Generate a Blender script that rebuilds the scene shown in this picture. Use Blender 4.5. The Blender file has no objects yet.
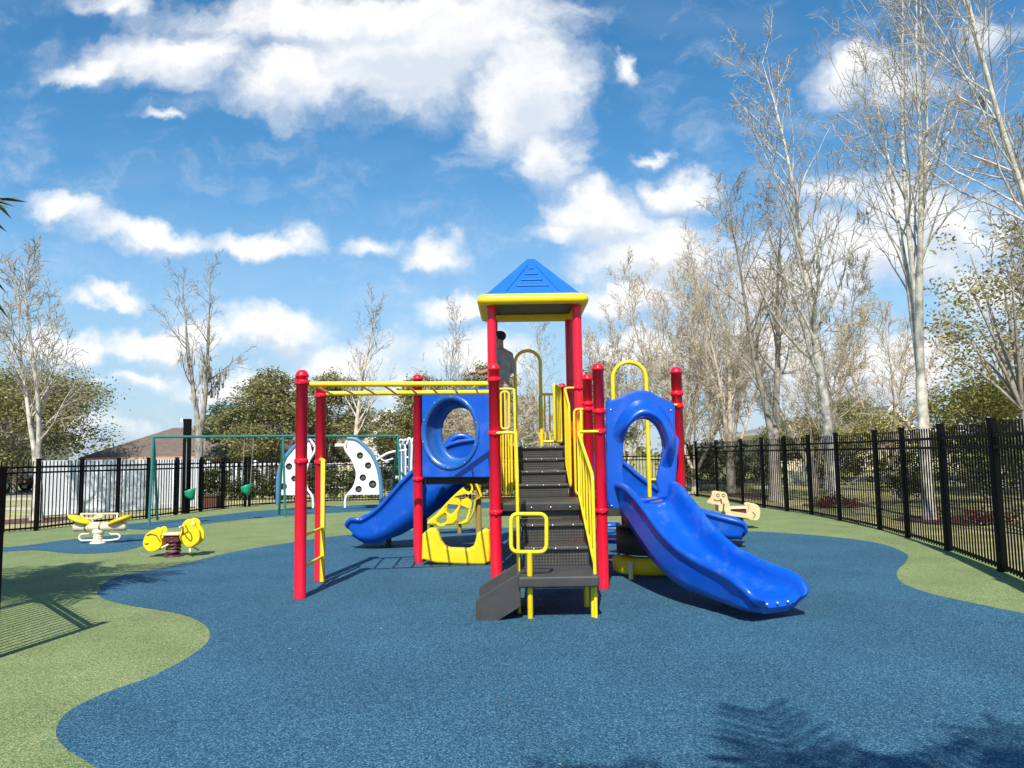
import bpy, bmesh, math, random
from mathutils import Vector, Matrix, geometry
import numpy as np
R_ = math.radians
sc = bpy.context.scene
COL = sc.collection

# ------------------------------------------------------------------ camera
FPX, EYE = 769.0, 1.5
PITCH, ROLL = math.atan(71/769), R_(0.9)
_r0 = Vector((1, 0, 0)); CF = Vector((0, math.cos(PITCH), math.sin(PITCH))); _u0 = Vector((0, -math.sin(PITCH), math.cos(PITCH)))
CR = _r0*math.cos(ROLL) - _u0*math.sin(ROLL); CU = _u0*math.cos(ROLL) + _r0*math.sin(ROLL)
cam_data = bpy.data.cameras.new('camera'); cam = bpy.data.objects.new('camera', cam_data); COL.objects.link(cam)
cam_data.sensor_width = 36; cam_data.lens = 36*FPX/1024; cam_data.clip_start = 0.05; cam_data.clip_end = 3000
m = Matrix((CR, CU, -CF)).transposed().to_4x4(); m.translation = Vector((0, 0, EYE)); cam.matrix_world = m
sc.camera = cam
def ray(x, y): return CF*FPX + CR*(x-512) - CU*(y-384)
def gp(x, y, z=0.0):
    d = ray(x, y); return Vector((0, 0, EYE)) + d*((z-EYE)/d.z)
def pt(x, y, Y):
    d = ray(x, y); return Vector((0, 0, EYE)) + d*(Y/d.y)

# ------------------------------------------------------------------ world, sun, exposure
SUN_EL, SUN_AZ = R_(48.5), R_(188.2)        # the sun stands behind the photographer
SKY_STRENGTH, SUN_STRENGTH = 0.09, 5.0
sc.view_settings.view_transform = 'Standard'; sc.view_settings.look = 'None'
sc.view_settings.exposure = 0.36; sc.view_settings.gamma = 1.0
world = bpy.data.worlds.new('World'); sc.world = world; world.use_nodes = True
def build_sky():
    nt = world.node_tree; N = nt.nodes; L = nt.links; N.clear()
    out = N.new('ShaderNodeOutputWorld')
    sky = N.new('ShaderNodeTexSky'); sky.sky_type = 'NISHITA'; sky.sun_disc = False
    sky.sun_elevation = SUN_EL; sky.sun_rotation = SUN_AZ; sky.air_density = 1.0; sky.dust_density = 0.4; sky.ozone_density = 2.5
    hsv = N.new('ShaderNodeHueSaturation'); hsv.inputs['Saturation'].default_value = 1.3; hsv.inputs['Value'].default_value = 1.42
    hsv.inputs['Hue'].default_value = 0.492
    L.new(sky.outputs[0], hsv.inputs['Color'])
    b1 = N.new('ShaderNodeBackground'); b1.inputs[1].default_value = SKY_STRENGTH; L.new(hsv.outputs[0], b1.inputs[0])
    tc = N.new('ShaderNodeTexCoord'); sep = N.new('ShaderNodeSeparateXYZ'); L.new(tc.outputs['Generated'], sep.inputs[0])
    def M(op, a, b=None, c=None, clamp=False):
        n = N.new('ShaderNodeMath'); n.operation = op; n.use_clamp = clamp
        for i, v in enumerate((a, b, c)):
            if v is None: continue
            if isinstance(v, (int, float)): n.inputs[i].default_value = v
            else: L.new(v, n.inputs[i])
        return n.outputs[0]
    y = M('MAXIMUM', sep.outputs[1], 0.08)
    u = M('DIVIDE', sep.outputs[0], y); v = M('DIVIDE', sep.outputs[2], y)
    uv = N.new('ShaderNodeCombineXYZ'); L.new(u, uv.inputs[0]); L.new(v, uv.inputs[1])
    # turbulent edge of the clouds
    wn = N.new('ShaderNodeTexNoise'); wn.inputs['Scale'].default_value = 7; wn.inputs['Detail'].default_value = 5; wn.inputs['Roughness'].default_value = .6
    L.new(uv.outputs[0], wn.inputs['Vector'])
    sub = N.new('ShaderNodeVectorMath'); sub.operation = 'SUBTRACT'; sub.inputs[1].default_value = (.5, .5, .5); L.new(wn.outputs['Color'], sub.inputs[0])
    scl = N.new('ShaderNodeVectorMath'); scl.operation = 'SCALE'; scl.inputs['Scale'].default_value = .15; L.new(sub.outputs[0], scl.inputs[0])
    add = N.new('ShaderNodeVectorMath'); add.operation = 'ADD'; L.new(uv.outputs[0], add.inputs[0]); L.new(scl.outputs[0], add.inputs[1])
    BL = [(180, 55, 140, 50, 0, 1), (300, 72, 120, 62, 0, 1), (420, 45, 200, 88, 0, 1.2), (520, 95, 95, 85, 0, 1.1), (547, 150, 50, 56, 0, 1), (585, 190, 50, 40, 0, .8), (100, 60, 60, 26, 0, .8), (370, 15, 330, 45, 0, 1), (110, 0, 60, 22, 0, .7),
          (165, 125, 30, 11, -8, .7), (62, 208, 66, 26, -16, .9), (150, 230, 110, 29, -6, .95), (268, 242, 75, 26, -4, 1), (372, 243, 48, 22, 5, .75), (432, 256, 52, 28, 0, .9),
          (600, 215, 90, 52, 0, 1), (680, 186, 52, 32, 0, 1), (650, 250, 120, 55, 0, 1.1), (655, 146, 28, 15, 0, .75), (628, 64, 24, 26, 20, .8), (560, 230, 50, 24, 0, .8), (625, 300, 120, 36, 0, .9),
          (850, 74, 74, 46, 10, .95), (900, 90, 70, 36, 0, .7), (890, 255, 170, 62, 0, 1), (800, 290, 110, 60, 0, .9), (980, 290, 90, 70, 0, .8), (990, 40, 60, 25, 0, .5),
          (112, 290, 56, 18, 0, 1), (75, 300, 40, 14, 0, .6), (70, 345, 90, 24, 0, .95), (170, 340, 110, 27, 0, 1), (262, 336, 95, 32, 0, 1.1), (150, 372, 45, 15, 0, .8), (60, 385, 80, 18, 0, .7), (230, 378, 110, 20, 0, .8), (350, 362, 90, 34, 0, .9), (300, 400, 120, 18, 0, .7),
          (470, 312, 80, 25, 0, 1), (480, 365, 90, 36, 0, 1), (410, 385, 60, 22, 0, .7), (640, 358, 80, 26, 0, 1), (760, 350, 140, 70, 0, .9), (900, 370, 170, 50, 0, .9), (60, 430, 160, 16, 0, .6), (840, 200, 100, 40, 0, .6), (940, 220, 120, 60, 0, 1)]
    def base(uvp):
        acc = None
        for (px, py, rx, ry, rot, w) in BL:
            d = ray(px, py); u0, v0 = d.x/d.y, d.z/d.y
            mp = N.new('ShaderNodeMapping'); mp.vector_type = 'TEXTURE'
            mp.inputs['Location'].default_value = (u0, v0, 0); mp.inputs['Rotation'].default_value = (0, 0, R_(rot))
            mp.inputs['Scale'].default_value = (rx/FPX*1.02, ry/FPX*1.02, 1)
            L.new(uvp, mp.inputs['Vector'])
            g = N.new('ShaderNodeTexGradient'); g.gradient_type = 'SPHERICAL'; L.new(mp.outputs[0], g.inputs[0])
            t = M('MULTIPLY', g.outputs['Fac'], w)
            acc = t if acc is None else M('SMOOTH_MAX', acc, t, .15)
        return acc
    def density(uvp):
        sq = N.new('ShaderNodeVectorMath'); sq.operation = 'MULTIPLY'; sq.inputs[1].default_value = (1, 1.7, 1); L.new(uvp, sq.inputs[0])
        nz = N.new('ShaderNodeTexNoise'); nz.inputs['Scale'].default_value = 10; nz.inputs['Detail'].default_value = 9; nz.inputs['Roughness'].default_value = .6; L.new(sq.outputs[0], nz.inputs['Vector'])
        return M('ADD', base(uvp), M('MULTIPLY', M('SUBTRACT', nz.outputs['Fac'], .5), 0.85))
    def smooth(x, lo, hi, a=0., b=1.):
        mr = N.new('ShaderNodeMapRange'); mr.interpolation_type = 'SMOOTHSTEP'
        for i, q in enumerate((lo, hi, a, b)): mr.inputs[i+1].default_value = q
        L.new(x, mr.inputs[0]); return mr.outputs[0]
    dens = density(add.outputs[0])
    up = N.new('ShaderNodeVectorMath'); up.operation = 'ADD'; up.inputs[1].default_value = (-.006, .026, 0); L.new(add.outputs[0], up.inputs[0])
    above = density(up.outputs[0])
    vn = N.new('ShaderNodeTexNoise'); vn.inputs['Scale'].default_value = 3.2; vn.inputs['Detail'].default_value = 6
    vq = N.new('ShaderNodeVectorMath'); vq.operation = 'MULTIPLY'; vq.inputs[1].default_value = (1, 3, 1); L.new(uv.outputs[0], vq.inputs[0]); L.new(vq.outputs[0], vn.inputs['Vector'])
    veil = M('MULTIPLY', M('SUBTRACT', vn.outputs['Fac'], .5, clamp=True), .28)
    mask = M('MAXIMUM', M('MULTIPLY', smooth(dens, .06, .74), .97), veil)
    ahead = N.new('ShaderNodeMapRange'); ahead.inputs[1].default_value = .08; ahead.inputs[2].default_value = .3; L.new(sep.outputs[1], ahead.inputs[0])
    mask = M('MULTIPLY', mask, ahead.outputs[0], clamp=True)
    shade = M('SUBTRACT', above, M('MULTIPLY', dens, .55))
    col = N.new('ShaderNodeMix'); col.data_type = 'RGBA'; L.new(smooth(shade, .06, .62), col.inputs[0]); col.inputs[6].default_value = (1, 1, 1, 1); col.inputs[7].default_value = (.70, .77, .87, 1)
    b2 = N.new('ShaderNodeBackground'); b2.inputs[1].default_value = .82; L.new(col.outputs[2], b2.inputs[0])
    air = N.new('ShaderNodeBackground'); air.inputs[0].default_value = (.50, .70, .95, 1); air.inputs[1].default_value = .66
    low = N.new('ShaderNodeMixShader'); L.new(smooth(M('ABSOLUTE', M('DIVIDE', sep.outputs[2], M('MAXIMUM', M('ABSOLUTE', sep.outputs[1]), .3))), .42, 0., 0., .8), low.inputs[0]); L.new(b1.outputs[0], low.inputs[1]); L.new(air.outputs[0], low.inputs[2])
    mix = N.new('ShaderNodeMixShader'); L.new(mask, mix.inputs[0]); L.new(low.outputs[0], mix.inputs[1]); L.new(b2.outputs[0], mix.inputs[2])
    L.new(mix.outputs[0], out.inputs[0])
build_sky()
sl = bpy.data.lights.new('sun', 'SUN'); sl.energy = SUN_STRENGTH; sl.angle = R_(.53); sl.color = (1, .95, .87)
sun = bpy.data.objects.new('sun', sl); COL.objects.link(sun)
sun_to = Vector((math.sin(SUN_AZ)*math.cos(SUN_EL), math.cos(SUN_AZ)*math.cos(SUN_EL), math.sin(SUN_EL)))
sun.rotation_euler = (-sun_to).to_track_quat('-Z', 'Y').to_euler(); sun.location = (0, -20, 25)

# ------------------------------------------------------------------ materials
MATS = {}
def mat(name, col, rough=.5, spec=.5, var=.08, vscale=6., bump=0., bscale=60., metal=0., kind=None, col2=None, coat=0.):
    if name in MATS: return MATS[name]
    m = bpy.data.materials.new(name); m.use_nodes = True; nt = m.node_tree; N = nt.nodes; L = nt.links
    b = N['Principled BSDF']; b.inputs['Roughness'].default_value = rough; b.inputs['Metallic'].default_value = metal
    b.inputs['Specular IOR Level'].default_value = spec; b.inputs['Coat Weight'].default_value = coat; b.inputs['Coat Roughness'].default_value = .15
    tc = N.new('ShaderNodeTexCoord')
    nz = N.new('ShaderNodeTexNoise'); nz.inputs['Scale'].default_value = vscale; nz.inputs['Detail'].default_value = 6; L.new(tc.outputs['Object'], nz.inputs['Vector'])
    ramp = N.new('ShaderNodeValToRGB'); ramp.color_ramp.elements[0].position = .3; ramp.color_ramp.elements[1].position = .7
    c = Vector(col[:3])
    lo = c*(1-var); hi = Vector(col2[:3]) if col2 else c*(1+var)
    ramp.color_ramp.elements[0].color = (*lo, 1); ramp.color_ramp.elements[1].color = (*[min(x, 1) for x in hi], 1)
    L.new(nz.outputs['Fac'], ramp.inputs[0]); cout = ramp.outputs[0]
    if kind in ('leaf', 'island'):
        g = N.new('ShaderNodeNewGeometry'); mx = N.new('ShaderNodeMix'); mx.data_type = 'RGBA'
        L.new(g.outputs['Random Per Island'], mx.inputs[0]); mx.inputs[6].default_value = (*lo, 1); mx.inputs[7].default_value = (*hi, 1); cout = mx.outputs[2]
    if kind is None and coat:
        wz = N.new('ShaderNodeTexNoise'); wz.inputs['Scale'].default_value = 3.5; wz.inputs['Detail'].default_value = 12; wz.inputs['Roughness'].default_value = .72; L.new(tc.outputs['Object'], wz.inputs['Vector'])
        wr = N.new('ShaderNodeMapRange'); wr.inputs[1].default_value = .52; wr.inputs[2].default_value = .75; wr.inputs[4].default_value = .22; L.new(wz.outputs['Fac'], wr.inputs[0])
        wm = N.new('ShaderNodeMix'); wm.data_type = 'RGBA'; L.new(wr.outputs[0], wm.inputs[0]); L.new(cout, wm.inputs[6]); wm.inputs[7].default_value = (.22, .33, .45, 1); cout = wm.outputs[2]
    L.new(cout, b.inputs['Base Color'])
    if kind == 'leaf':
        tr = N.new('ShaderNodeBsdfTranslucent'); L.new(cout, tr.inputs[0]); ms = N.new('ShaderNodeMixShader'); ms.inputs[0].default_value = .3
        L.new(b.outputs[0], ms.inputs[1]); L.new(tr.outputs[0], ms.inputs[2]); L.new(ms.outputs[0], N['Material Output'].inputs[0])
    # faint wear in the gloss
    rn = N.new('ShaderNodeTexNoise'); rn.inputs['Scale'].default_value = vscale*2.3; rn.inputs['Detail'].default_value = 8; L.new(tc.outputs['Object'], rn.inputs['Vector'])
    rr = N.new('ShaderNodeMapRange'); rr.inputs[3].default_value = max(rough-.1, .05); rr.inputs[4].default_value = min(rough+.14, 1); L.new(rn.outputs['Fac'], rr.inputs[0]); L.new(rr.outputs[0], b.inputs['Roughness'])
    if bump:
        bn = N.new('ShaderNodeTexNoise'); bn.inputs['Scale'].default_value = bscale; bn.inputs['Detail'].default_value = 4; L.new(tc.outputs['Object'], bn.inputs['Vector'])
        bp = N.new('ShaderNodeBump'); bp.inputs['Strength'].default_value = bump; bp.inputs['Distance'].default_value = .02; L.new(bn.outputs['Fac'], bp.inputs['Height']); L.new(bp.outputs[0], b.inputs['Normal'])
    MATS[name] = m; return m

def rubber(name, cols, big):
    """poured rubber granules: every few millimetres a crumb of its own shade"""
    m = bpy.data.materials.new(name); m.use_nodes = True; nt = m.node_tree; N = nt.nodes; L = nt.links; b = N['Principled BSDF']
    b.inputs['Roughness'].default_value = .85; b.inputs['Specular IOR Level'].default_value = .25
    tc = N.new('ShaderNodeTexCoord')
    vo = N.new('ShaderNodeTexVoronoi'); vo.inputs['Scale'].default_value = 135; L.new(tc.outputs['Object'], vo.inputs['Vector'])
    sep = N.new('ShaderNodeSeparateColor'); L.new(vo.outputs['Color'], sep.inputs[0])
    ramp = N.new('ShaderNodeValToRGB'); e = ramp.color_ramp.elements
    e[0].position = 0; e[0].color = (*cols[0], 1); e[1].position = 1; e[1].color = (*cols[-1], 1)
    for i, c in enumerate(cols[1:-1]):
        k = e.new((i+1)/(len(cols)-1)); k.color = (*c, 1)
    L.new(sep.outputs[0], ramp.inputs[0])
    nz = N.new('ShaderNodeTexNoise'); nz.inputs['Scale'].default_value = big; nz.inputs['Detail'].default_value = 7; L.new(tc.outputs['Object'], nz.inputs['Vector'])
    mr = N.new('ShaderNodeMapRange'); mr.inputs[1].default_value = .3; mr.inputs[2].default_value = .7; mr.inputs[3].default_value = .86; mr.inputs[4].default_value = 1.12; L.new(nz.outputs['Fac'], mr.inputs[0])
    n3 = N.new('ShaderNodeTexNoise'); n3.inputs['Scale'].default_value = 60; n3.inputs['Detail'].default_value = 3; L.new(tc.outputs['Object'], n3.inputs['Vector'])
    m3 = N.new('ShaderNodeMapRange'); m3.inputs[1].default_value = .3; m3.inputs[2].default_value = .7; m3.inputs[3].default_value = .9; m3.inputs[4].default_value = 1.1; L.new(n3.outputs['Fac'], m3.inputs[0])
    mm = N.new('ShaderNodeMath'); mm.operation = 'MULTIPLY'; L.new(mr.outputs[0], mm.inputs[0]); L.new(m3.outputs[0], mm.inputs[1])
    mx = N.new('ShaderNodeVectorMath'); mx.operation = 'SCALE'; L.new(ramp.outputs[0], mx.inputs[0]); L.new(mm.outputs[0], mx.inputs['Scale'])
    # pale scuffs and specks of dust
    sn = N.new('ShaderNodeTexNoise'); sn.inputs['Scale'].default_value = 9; sn.inputs['Detail'].default_value = 10; sn.inputs['Roughness'].default_value = .75; L.new(tc.outputs['Object'], sn.inputs['Vector'])
    sr = N.new('ShaderNodeMapRange'); sr.inputs[1].default_value = .66; sr.inputs[2].default_value = .78; sr.inputs[4].default_value = .5; L.new(sn.outputs['Fac'], sr.inputs[0])
    mix = N.new('ShaderNodeMix'); mix.data_type = 'RGBA'; L.new(sr.outputs[0], mix.inputs[0]); L.new(mx.outputs[0], mix.inputs[6]); mix.inputs[7].default_value = (.3, .31, .27, 1)
    L.new(mix.outputs[2], b.inputs['Base Color'])
    bp = N.new('ShaderNodeBump'); bp.inputs['Strength'].default_value = .55; bp.inputs['Distance'].default_value = .006; L.new(vo.outputs['Distance'], bp.inputs['Height']); bp.invert = True
    L.new(bp.outputs[0], b.inputs['Normal'])
    return m

def perforated(name, col, pitch=.03, rad=.3):
    """coated steel sheet with a grid of punched holes"""
    m = bpy.data.materials.new(name); m.use_nodes = True; nt = m.node_tree; N = nt.nodes; L = nt.links; b = N['Principled BSDF']; b.inputs['Roughness'].default_value = .42
    tc = N.new('ShaderNodeTexCoord'); sp = N.new('ShaderNodeVectorMath'); sp.operation = 'SCALE'; sp.inputs['Scale'].default_value = 1/pitch; L.new(tc.outputs['Object'], sp.inputs[0])
    s = N.new('ShaderNodeSeparateXYZ'); L.new(sp.outputs[0], s.inputs[0])
    g = N.new('ShaderNodeNewGeometry'); sn = N.new('ShaderNodeSeparateXYZ'); L.new(g.outputs['Normal'], sn.inputs[0])
    ab = N.new('ShaderNodeMath'); ab.operation = 'ABSOLUTE'; L.new(sn.outputs[2], ab.inputs[0])
    gt = N.new('ShaderNodeMath'); gt.operation = 'GREATER_THAN'; gt.inputs[1].default_value = .5; L.new(ab.outputs[0], gt.inputs[0])
    mx = N.new('ShaderNodeMix'); L.new(gt.outputs[0], mx.inputs[0]); L.new(s.outputs[2], mx.inputs[2]); L.new(s.outputs[1], mx.inputs[3])
    def cell(o):
        f = N.new('ShaderNodeMath'); f.operation = 'FRACT'; L.new(o, f.inputs[0]); h = N.new('ShaderNodeMath'); h.operation = 'SUBTRACT'; h.inputs[1].default_value = .5; L.new(f.outputs[0], h.inputs[0])
        q = N.new('ShaderNodeMath'); q.operation = 'POWER'; q.inputs[1].default_value = 2; L.new(h.outputs[0], q.inputs[0]); return q.outputs[0]
    a = N.new('ShaderNodeMath'); a.operation = 'ADD'; L.new(cell(s.outputs[0]), a.inputs[0]); L.new(cell(mx.outputs[0]), a.inputs[1])
    lt = N.new('ShaderNodeMath'); lt.operation = 'LESS_THAN'; lt.inputs[1].default_value = rad*rad; L.new(a.outputs[0], lt.inputs[0])
    c = N.new('ShaderNodeMix'); c.data_type = 'RGBA'; L.new(lt.outputs[0], c.inputs[0]); c.inputs[6].default_value = (*col, 1); c.inputs[7].default_value = (*[x*.22 for x in col], 1)
    nz = N.new('ShaderNodeTexNoise'); nz.inputs['Scale'].default_value = 5; nz.inputs['Detail'].default_value = 8; L.new(tc.outputs['Object'], nz.inputs['Vector'])
    mr = N.new('ShaderNodeMapRange'); mr.inputs[1].default_value = .3; mr.inputs[2].default_value = .7; mr.inputs[3].default_value = .75; mr.inputs[4].default_value = 1.3; L.new(nz.outputs['Fac'], mr.inputs[0])
    v = N.new('ShaderNodeVectorMath'); v.operation = 'SCALE'; L.new(c.outputs[2], v.inputs[0]); L.new(mr.outputs[0], v.inputs['Scale']); L.new(v.outputs[0], b.inputs['Base Color'])
    bp = N.new('ShaderNodeBump'); bp.inputs['Strength'].default_value = .6; bp.inputs['Distance'].default_value = .006; bp.invert = True; L.new(lt.outputs[0], bp.inputs['Height']); L.new(bp.outputs[0], b.inputs['Normal'])
    MATS[name] = m; return m

RED = mat('red_paint', (.72, .006, .03), .32, var=.05)
BLUE = mat('blue_plastic', (.001, .082, .50), .30, var=.08, vscale=3, coat=.3)
BLUED = mat('deep_blue_plastic', (.010, .095, .36), .3, var=.08, vscale=3, coat=.3)
BLUEROOF = mat('blue_roof_plastic', (.008, .13, .47), .4, var=.06)
YEL = mat('yellow_paint', (.85, .62, .012), .35, var=.05)
YELP = mat('yellow_plastic', (.85, .60, .008), .42, var=.06)
DARK = mat('dark_coating', (.030, .029, .027), .5, var=.2, vscale=9)
RAMP = mat('ramp_plastic', (.045, .045, .043), .55, var=.15, vscale=7)
PERF = perforated('perforated_tread', (.060, .057, .050))
BROWNPERF = perforated('brown_perforated', (.10, .045, .018), .05, .34)
BOLT = mat('bolt_steel', (.6, .6, .6), .3, metal=.8)
BLACK = mat('black_paint', (.0025, .0025, .003), .5, spec=.12, var=.2)
GREENP = mat('green_paint', (.03, .20, .17), .4)
GREENS = mat('green_seat', (.01, .28, .14), .4)
STEEL = mat('galvanised', (.5, .52, .52), .35, metal=.7)
WHITEP = mat('white_plastic', (.8, .8, .78), .4, var=.04)
SLATE = mat('slate_blue_paint', (.08, .20, .34), .4)
CREAM = mat('cream_plastic', (.74, .62, .40), .45, var=.08)
TANC = mat('tan_cream_plastic', (.66, .53, .28), .45, var=.08)
CREAM2 = mat('pale_cream_plastic', (.82, .75, .52), .45, var=.06)
MAROON = mat('maroon_spring', (.10, .02, .025), .4)
HOLE = mat('dark_hole', (.08, .075, .07), .7)
VINYL = mat('white_vinyl', (.78, .79, .82), .45, var=.03)
ROOFB = mat('brown_shingle', (.15, .112, .088), .9, var=.2, vscale=3, bump=.4, bscale=30)
ROOFG = mat('grey_brown_shingle', (.22, .18, .15), .9, var=.2, vscale=3, bump=.4, bscale=30)
TAN = mat('tan_stucco', (.52, .31, .16), .9, var=.06, bump=.2)
BEIGE = mat('beige_stucco', (.62, .56, .42), .9, var=.06, bump=.2)
GREYW = mat('greige_stucco', (.42, .38, .32), .9, var=.06, bump=.2)
TRIMW = mat('white_trim', (.8, .79, .76), .5)
GLASS = mat('window_glass', (.03, .04, .05), .08, spec=.8)
BARKW = mat('pale_bark', (.50, .46, .39), .85, var=.5, vscale=5, bump=.5, bscale=18)
BARKT = mat('tan_bark', (.54, .45, .34), .85, var=.35, vscale=4, bump=.4, bscale=18)
BARKG = mat('grey_bark', (.30, .26, .21), .9, var=.4, vscale=5, bump=.6, bscale=18)
TWIG = mat('twig_bark', (.36, .31, .245), .85, var=.35, vscale=2)
TWIGL = mat('light_twig_bark', (.54, .45, .33), .85, var=.3, vscale=2)
TWIGD = mat('dark_twig_bark', (.25, .21, .17), .85, var=.35, vscale=2)
LEAFD = mat('oak_leaf', (.17, .175, .06), .55, var=.45, kind='leaf', col2=(.42, .39, .16))
LEAFB = mat('blue_green_leaf', (.05, .10, .065), .55, var=.4, kind='leaf', col2=(.12, .20, .11))
LEAFO = mat('olive_leaf', (.20, .19, .07), .55, var=.4, kind='leaf', col2=(.45, .40, .18))
LEAFY = mat('yellow_green_leaf', (.16, .17, .03), .55, var=.4, kind='leaf', col2=(.42, .38, .08))
LEAFH = mat('hedge_leaf', (.045, .06, .02), .5, var=.5, kind='leaf', col2=(.16, .18, .06))
LEAFP = mat('palm_leaf', (.05, .085, .02), .45, var=.4, kind='leaf', col2=(.12, .15, .045))
MOSS = mat('hanging_moss', (.30, .27, .21), .9, var=.3, kind='leaf', col2=(.46, .42, .33))
REDLEAF = mat('red_groundcover', (.16, .03, .03), .6, var=.4, kind='leaf', col2=(.30, .09, .05))
SKIN = mat('skin', (.42, .22, .15), .55, var=.06, vscale=20)
SHIRT = mat('grey_cotton', (.33, .335, .34), .9, var=.18, vscale=14, bump=.5, bscale=30)
KHAKI = mat('khaki_cotton', (.42, .36, .27), .9, var=.12, vscale=10, bump=.4, bscale=30)
HAIR = mat('dark_hair', (.012, .010, .009), .6, var=.3, vscale=80, bump=.6, bscale=120)
SHOE = mat('dark_shoe', (.02, .02, .022), .5)

# ------------------------------------------------------------------ object helpers
ORG = {}
def tag(o, label=None, cat=None, group=None, kind=None):
    if label: o['label'] = label
    if cat: o['category'] = cat
    if group: o['group'] = group
    if kind: o['kind'] = kind
    return o
def thing(name, loc, label, cat, group=None):
    o = bpy.data.objects.new(name, None); COL.objects.link(o); o.location = loc; o.empty_display_size = .2; ORG[o.name] = Vector(loc)
    return tag(o, label, cat, group)
class MB:
    """collects shapes in world coordinates and links them as one mesh"""
    def __init__(s): s.v = []; s.f = []; s.sm = []
    def add(s, vs, fs, smooth=False):
        k = len(s.v); s.v.extend([tuple(p) for p in vs]); s.f.extend([tuple(i+k for i in f) for f in fs]); s.sm.extend([smooth]*len(fs)); return s
    def box(s, a, b):
        (x0, y0, z0), (x1, y1, z1) = [min(p, q) for p, q in zip(a, b)], [max(p, q) for p, q in zip(a, b)]
        vs = [(x0, y0, z0), (x1, y0, z0), (x1, y1, z0), (x0, y1, z0), (x0, y0, z1), (x1, y0, z1), (x1, y1, z1), (x0, y1, z1)]
        return s.add(vs, [(0, 3, 2, 1), (4, 5, 6, 7), (0, 1, 5, 4), (1, 2, 6, 5), (2, 3, 7, 6), (3, 0, 4, 7)])
    def hexa(s, vs): return s.add(vs, [(0, 3, 2, 1), (4, 5, 6, 7), (0, 1, 5, 4), (1, 2, 6, 5), (2, 3, 7, 6), (3, 0, 4, 7)])
    def beam(s, a, b, w, h, up=(0, 0, 1)):
        a, b = Vector(a), Vector(b); d = (b-a).normalized(); u = Vector(up); l = d.cross(u)
        if l.length < 1e-4: l = d.cross(Vector((0, 1, 0)))
        l.normalize(); u = l.cross(d); l *= w/2; u *= h/2
        return s.hexa([a-l-u, a+l-u, b+l-u, b-l-u, a-l+u, a+l+u, b+l+u, b-l+u])
    def tube(s, path, r, n=8, cap=True, closed=False, smooth=True):
        P = [Vector(p) for p in path]; k = len(P)
        rad = r if isinstance(r, (list, tuple)) else [r]*k
        vs = []; nrm = None
        for i in range(k):
            if closed: d = P[(i+1) % k]-P[i-1]
            else: d = P[min(i+1, k-1)]-P[max(i-1, 0)]
            d.normalize()
            if nrm is None:
                nrm = d.cross(Vector((0, 0, 1)))
                if nrm.length < .05: nrm = d.cross(Vector((1, 0, 0)))
            nrm = (nrm - d*nrm.dot(d)); nrm.normalize(); bn = d.cross(nrm)
            for j in range(n):
                a = 2*math.pi*j/n; vs.append(P[i]+(nrm*math.cos(a)+bn*math.sin(a))*rad[i])
        fs = []
        for i in range(k if closed else k-1):
            i2 = (i+1) % k
            for j in range(n): fs.append((i*n+j, i*n+(j+1) % n, i2*n+(j+1) % n, i2*n+j))
        s.add(vs, fs, smooth)
        if cap and not closed:
            s.add([vs[j] for j in range(n)], [tuple(range(n))[::-1]]); s.add([vs[(k-1)*n+j] for j in range(n)], [tuple(range(n))])
        return s
    def lathe(s, base, prof, n=20, smooth=True):
        """prof: (radius, z) upwards"""
        b = Vector(base); vs = []
        for (r, z) in prof:
            for j in range(n):
                a = 2*math.pi*j/n; vs.append(b+Vector((r*math.cos(a), r*math.sin(a), z)))
        fs = [(i*n+j, i*n+(j+1) % n, (i+1)*n+(j+1) % n, (i+1)*n+j) for i in range(len(prof)-1) for j in range(n)]
        fs.append(tuple(range(n))[::-1]); fs.append(tuple((len(prof)-1)*n+j for j in range(n)))
        return s.add(vs, fs, smooth)
    def ball(s, c, r, n=12, m=8):
        c = Vector(c); r = Vector(r) if not isinstance(r, (int, float)) else Vector((r, r, r)); vs = []
        for i in range(m+1):
            t = math.pi*i/m
            for j in range(n):
                a = 2*math.pi*j/n; vs.append(c+Vector((r.x*math.sin(t)*math.cos(a), r.y*math.sin(t)*math.sin(a), -r.z*math.cos(t))))
        fs = [(i*n+j, i*n+(j+1) % n, (i+1)*n+(j+1) % n, (i+1)*n+j) for i in range(m) for j in range(n)]
        return s.add(vs, fs, True)
    def grid(s, rows, closed_u=False, smooth=True):
        k = len(rows); n = len(rows[0]); vs = [p for r in rows for p in r]
        fs = []
        for i in range(k-1):
            for j in range(n if closed_u else n-1): fs.append((i*n+j, i*n+(j+1) % n, (i+1)*n+(j+1) % n, (i+1)*n+j))
        return s.add(vs, fs, smooth)
    def mesh(s, mesh, M=None):
        M = M or Matrix(); k = [M @ v.co for v in mesh.vertices]
        for i, p in enumerate([tuple(q.vertices) for q in mesh.polygons]): pass
        base = len(s.v); s.v.extend([tuple(p) for p in k])
        for q in mesh.polygons: s.f.append(tuple(i+base for i in q.vertices)); s.sm.append(q.use_smooth)
        return s
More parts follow.
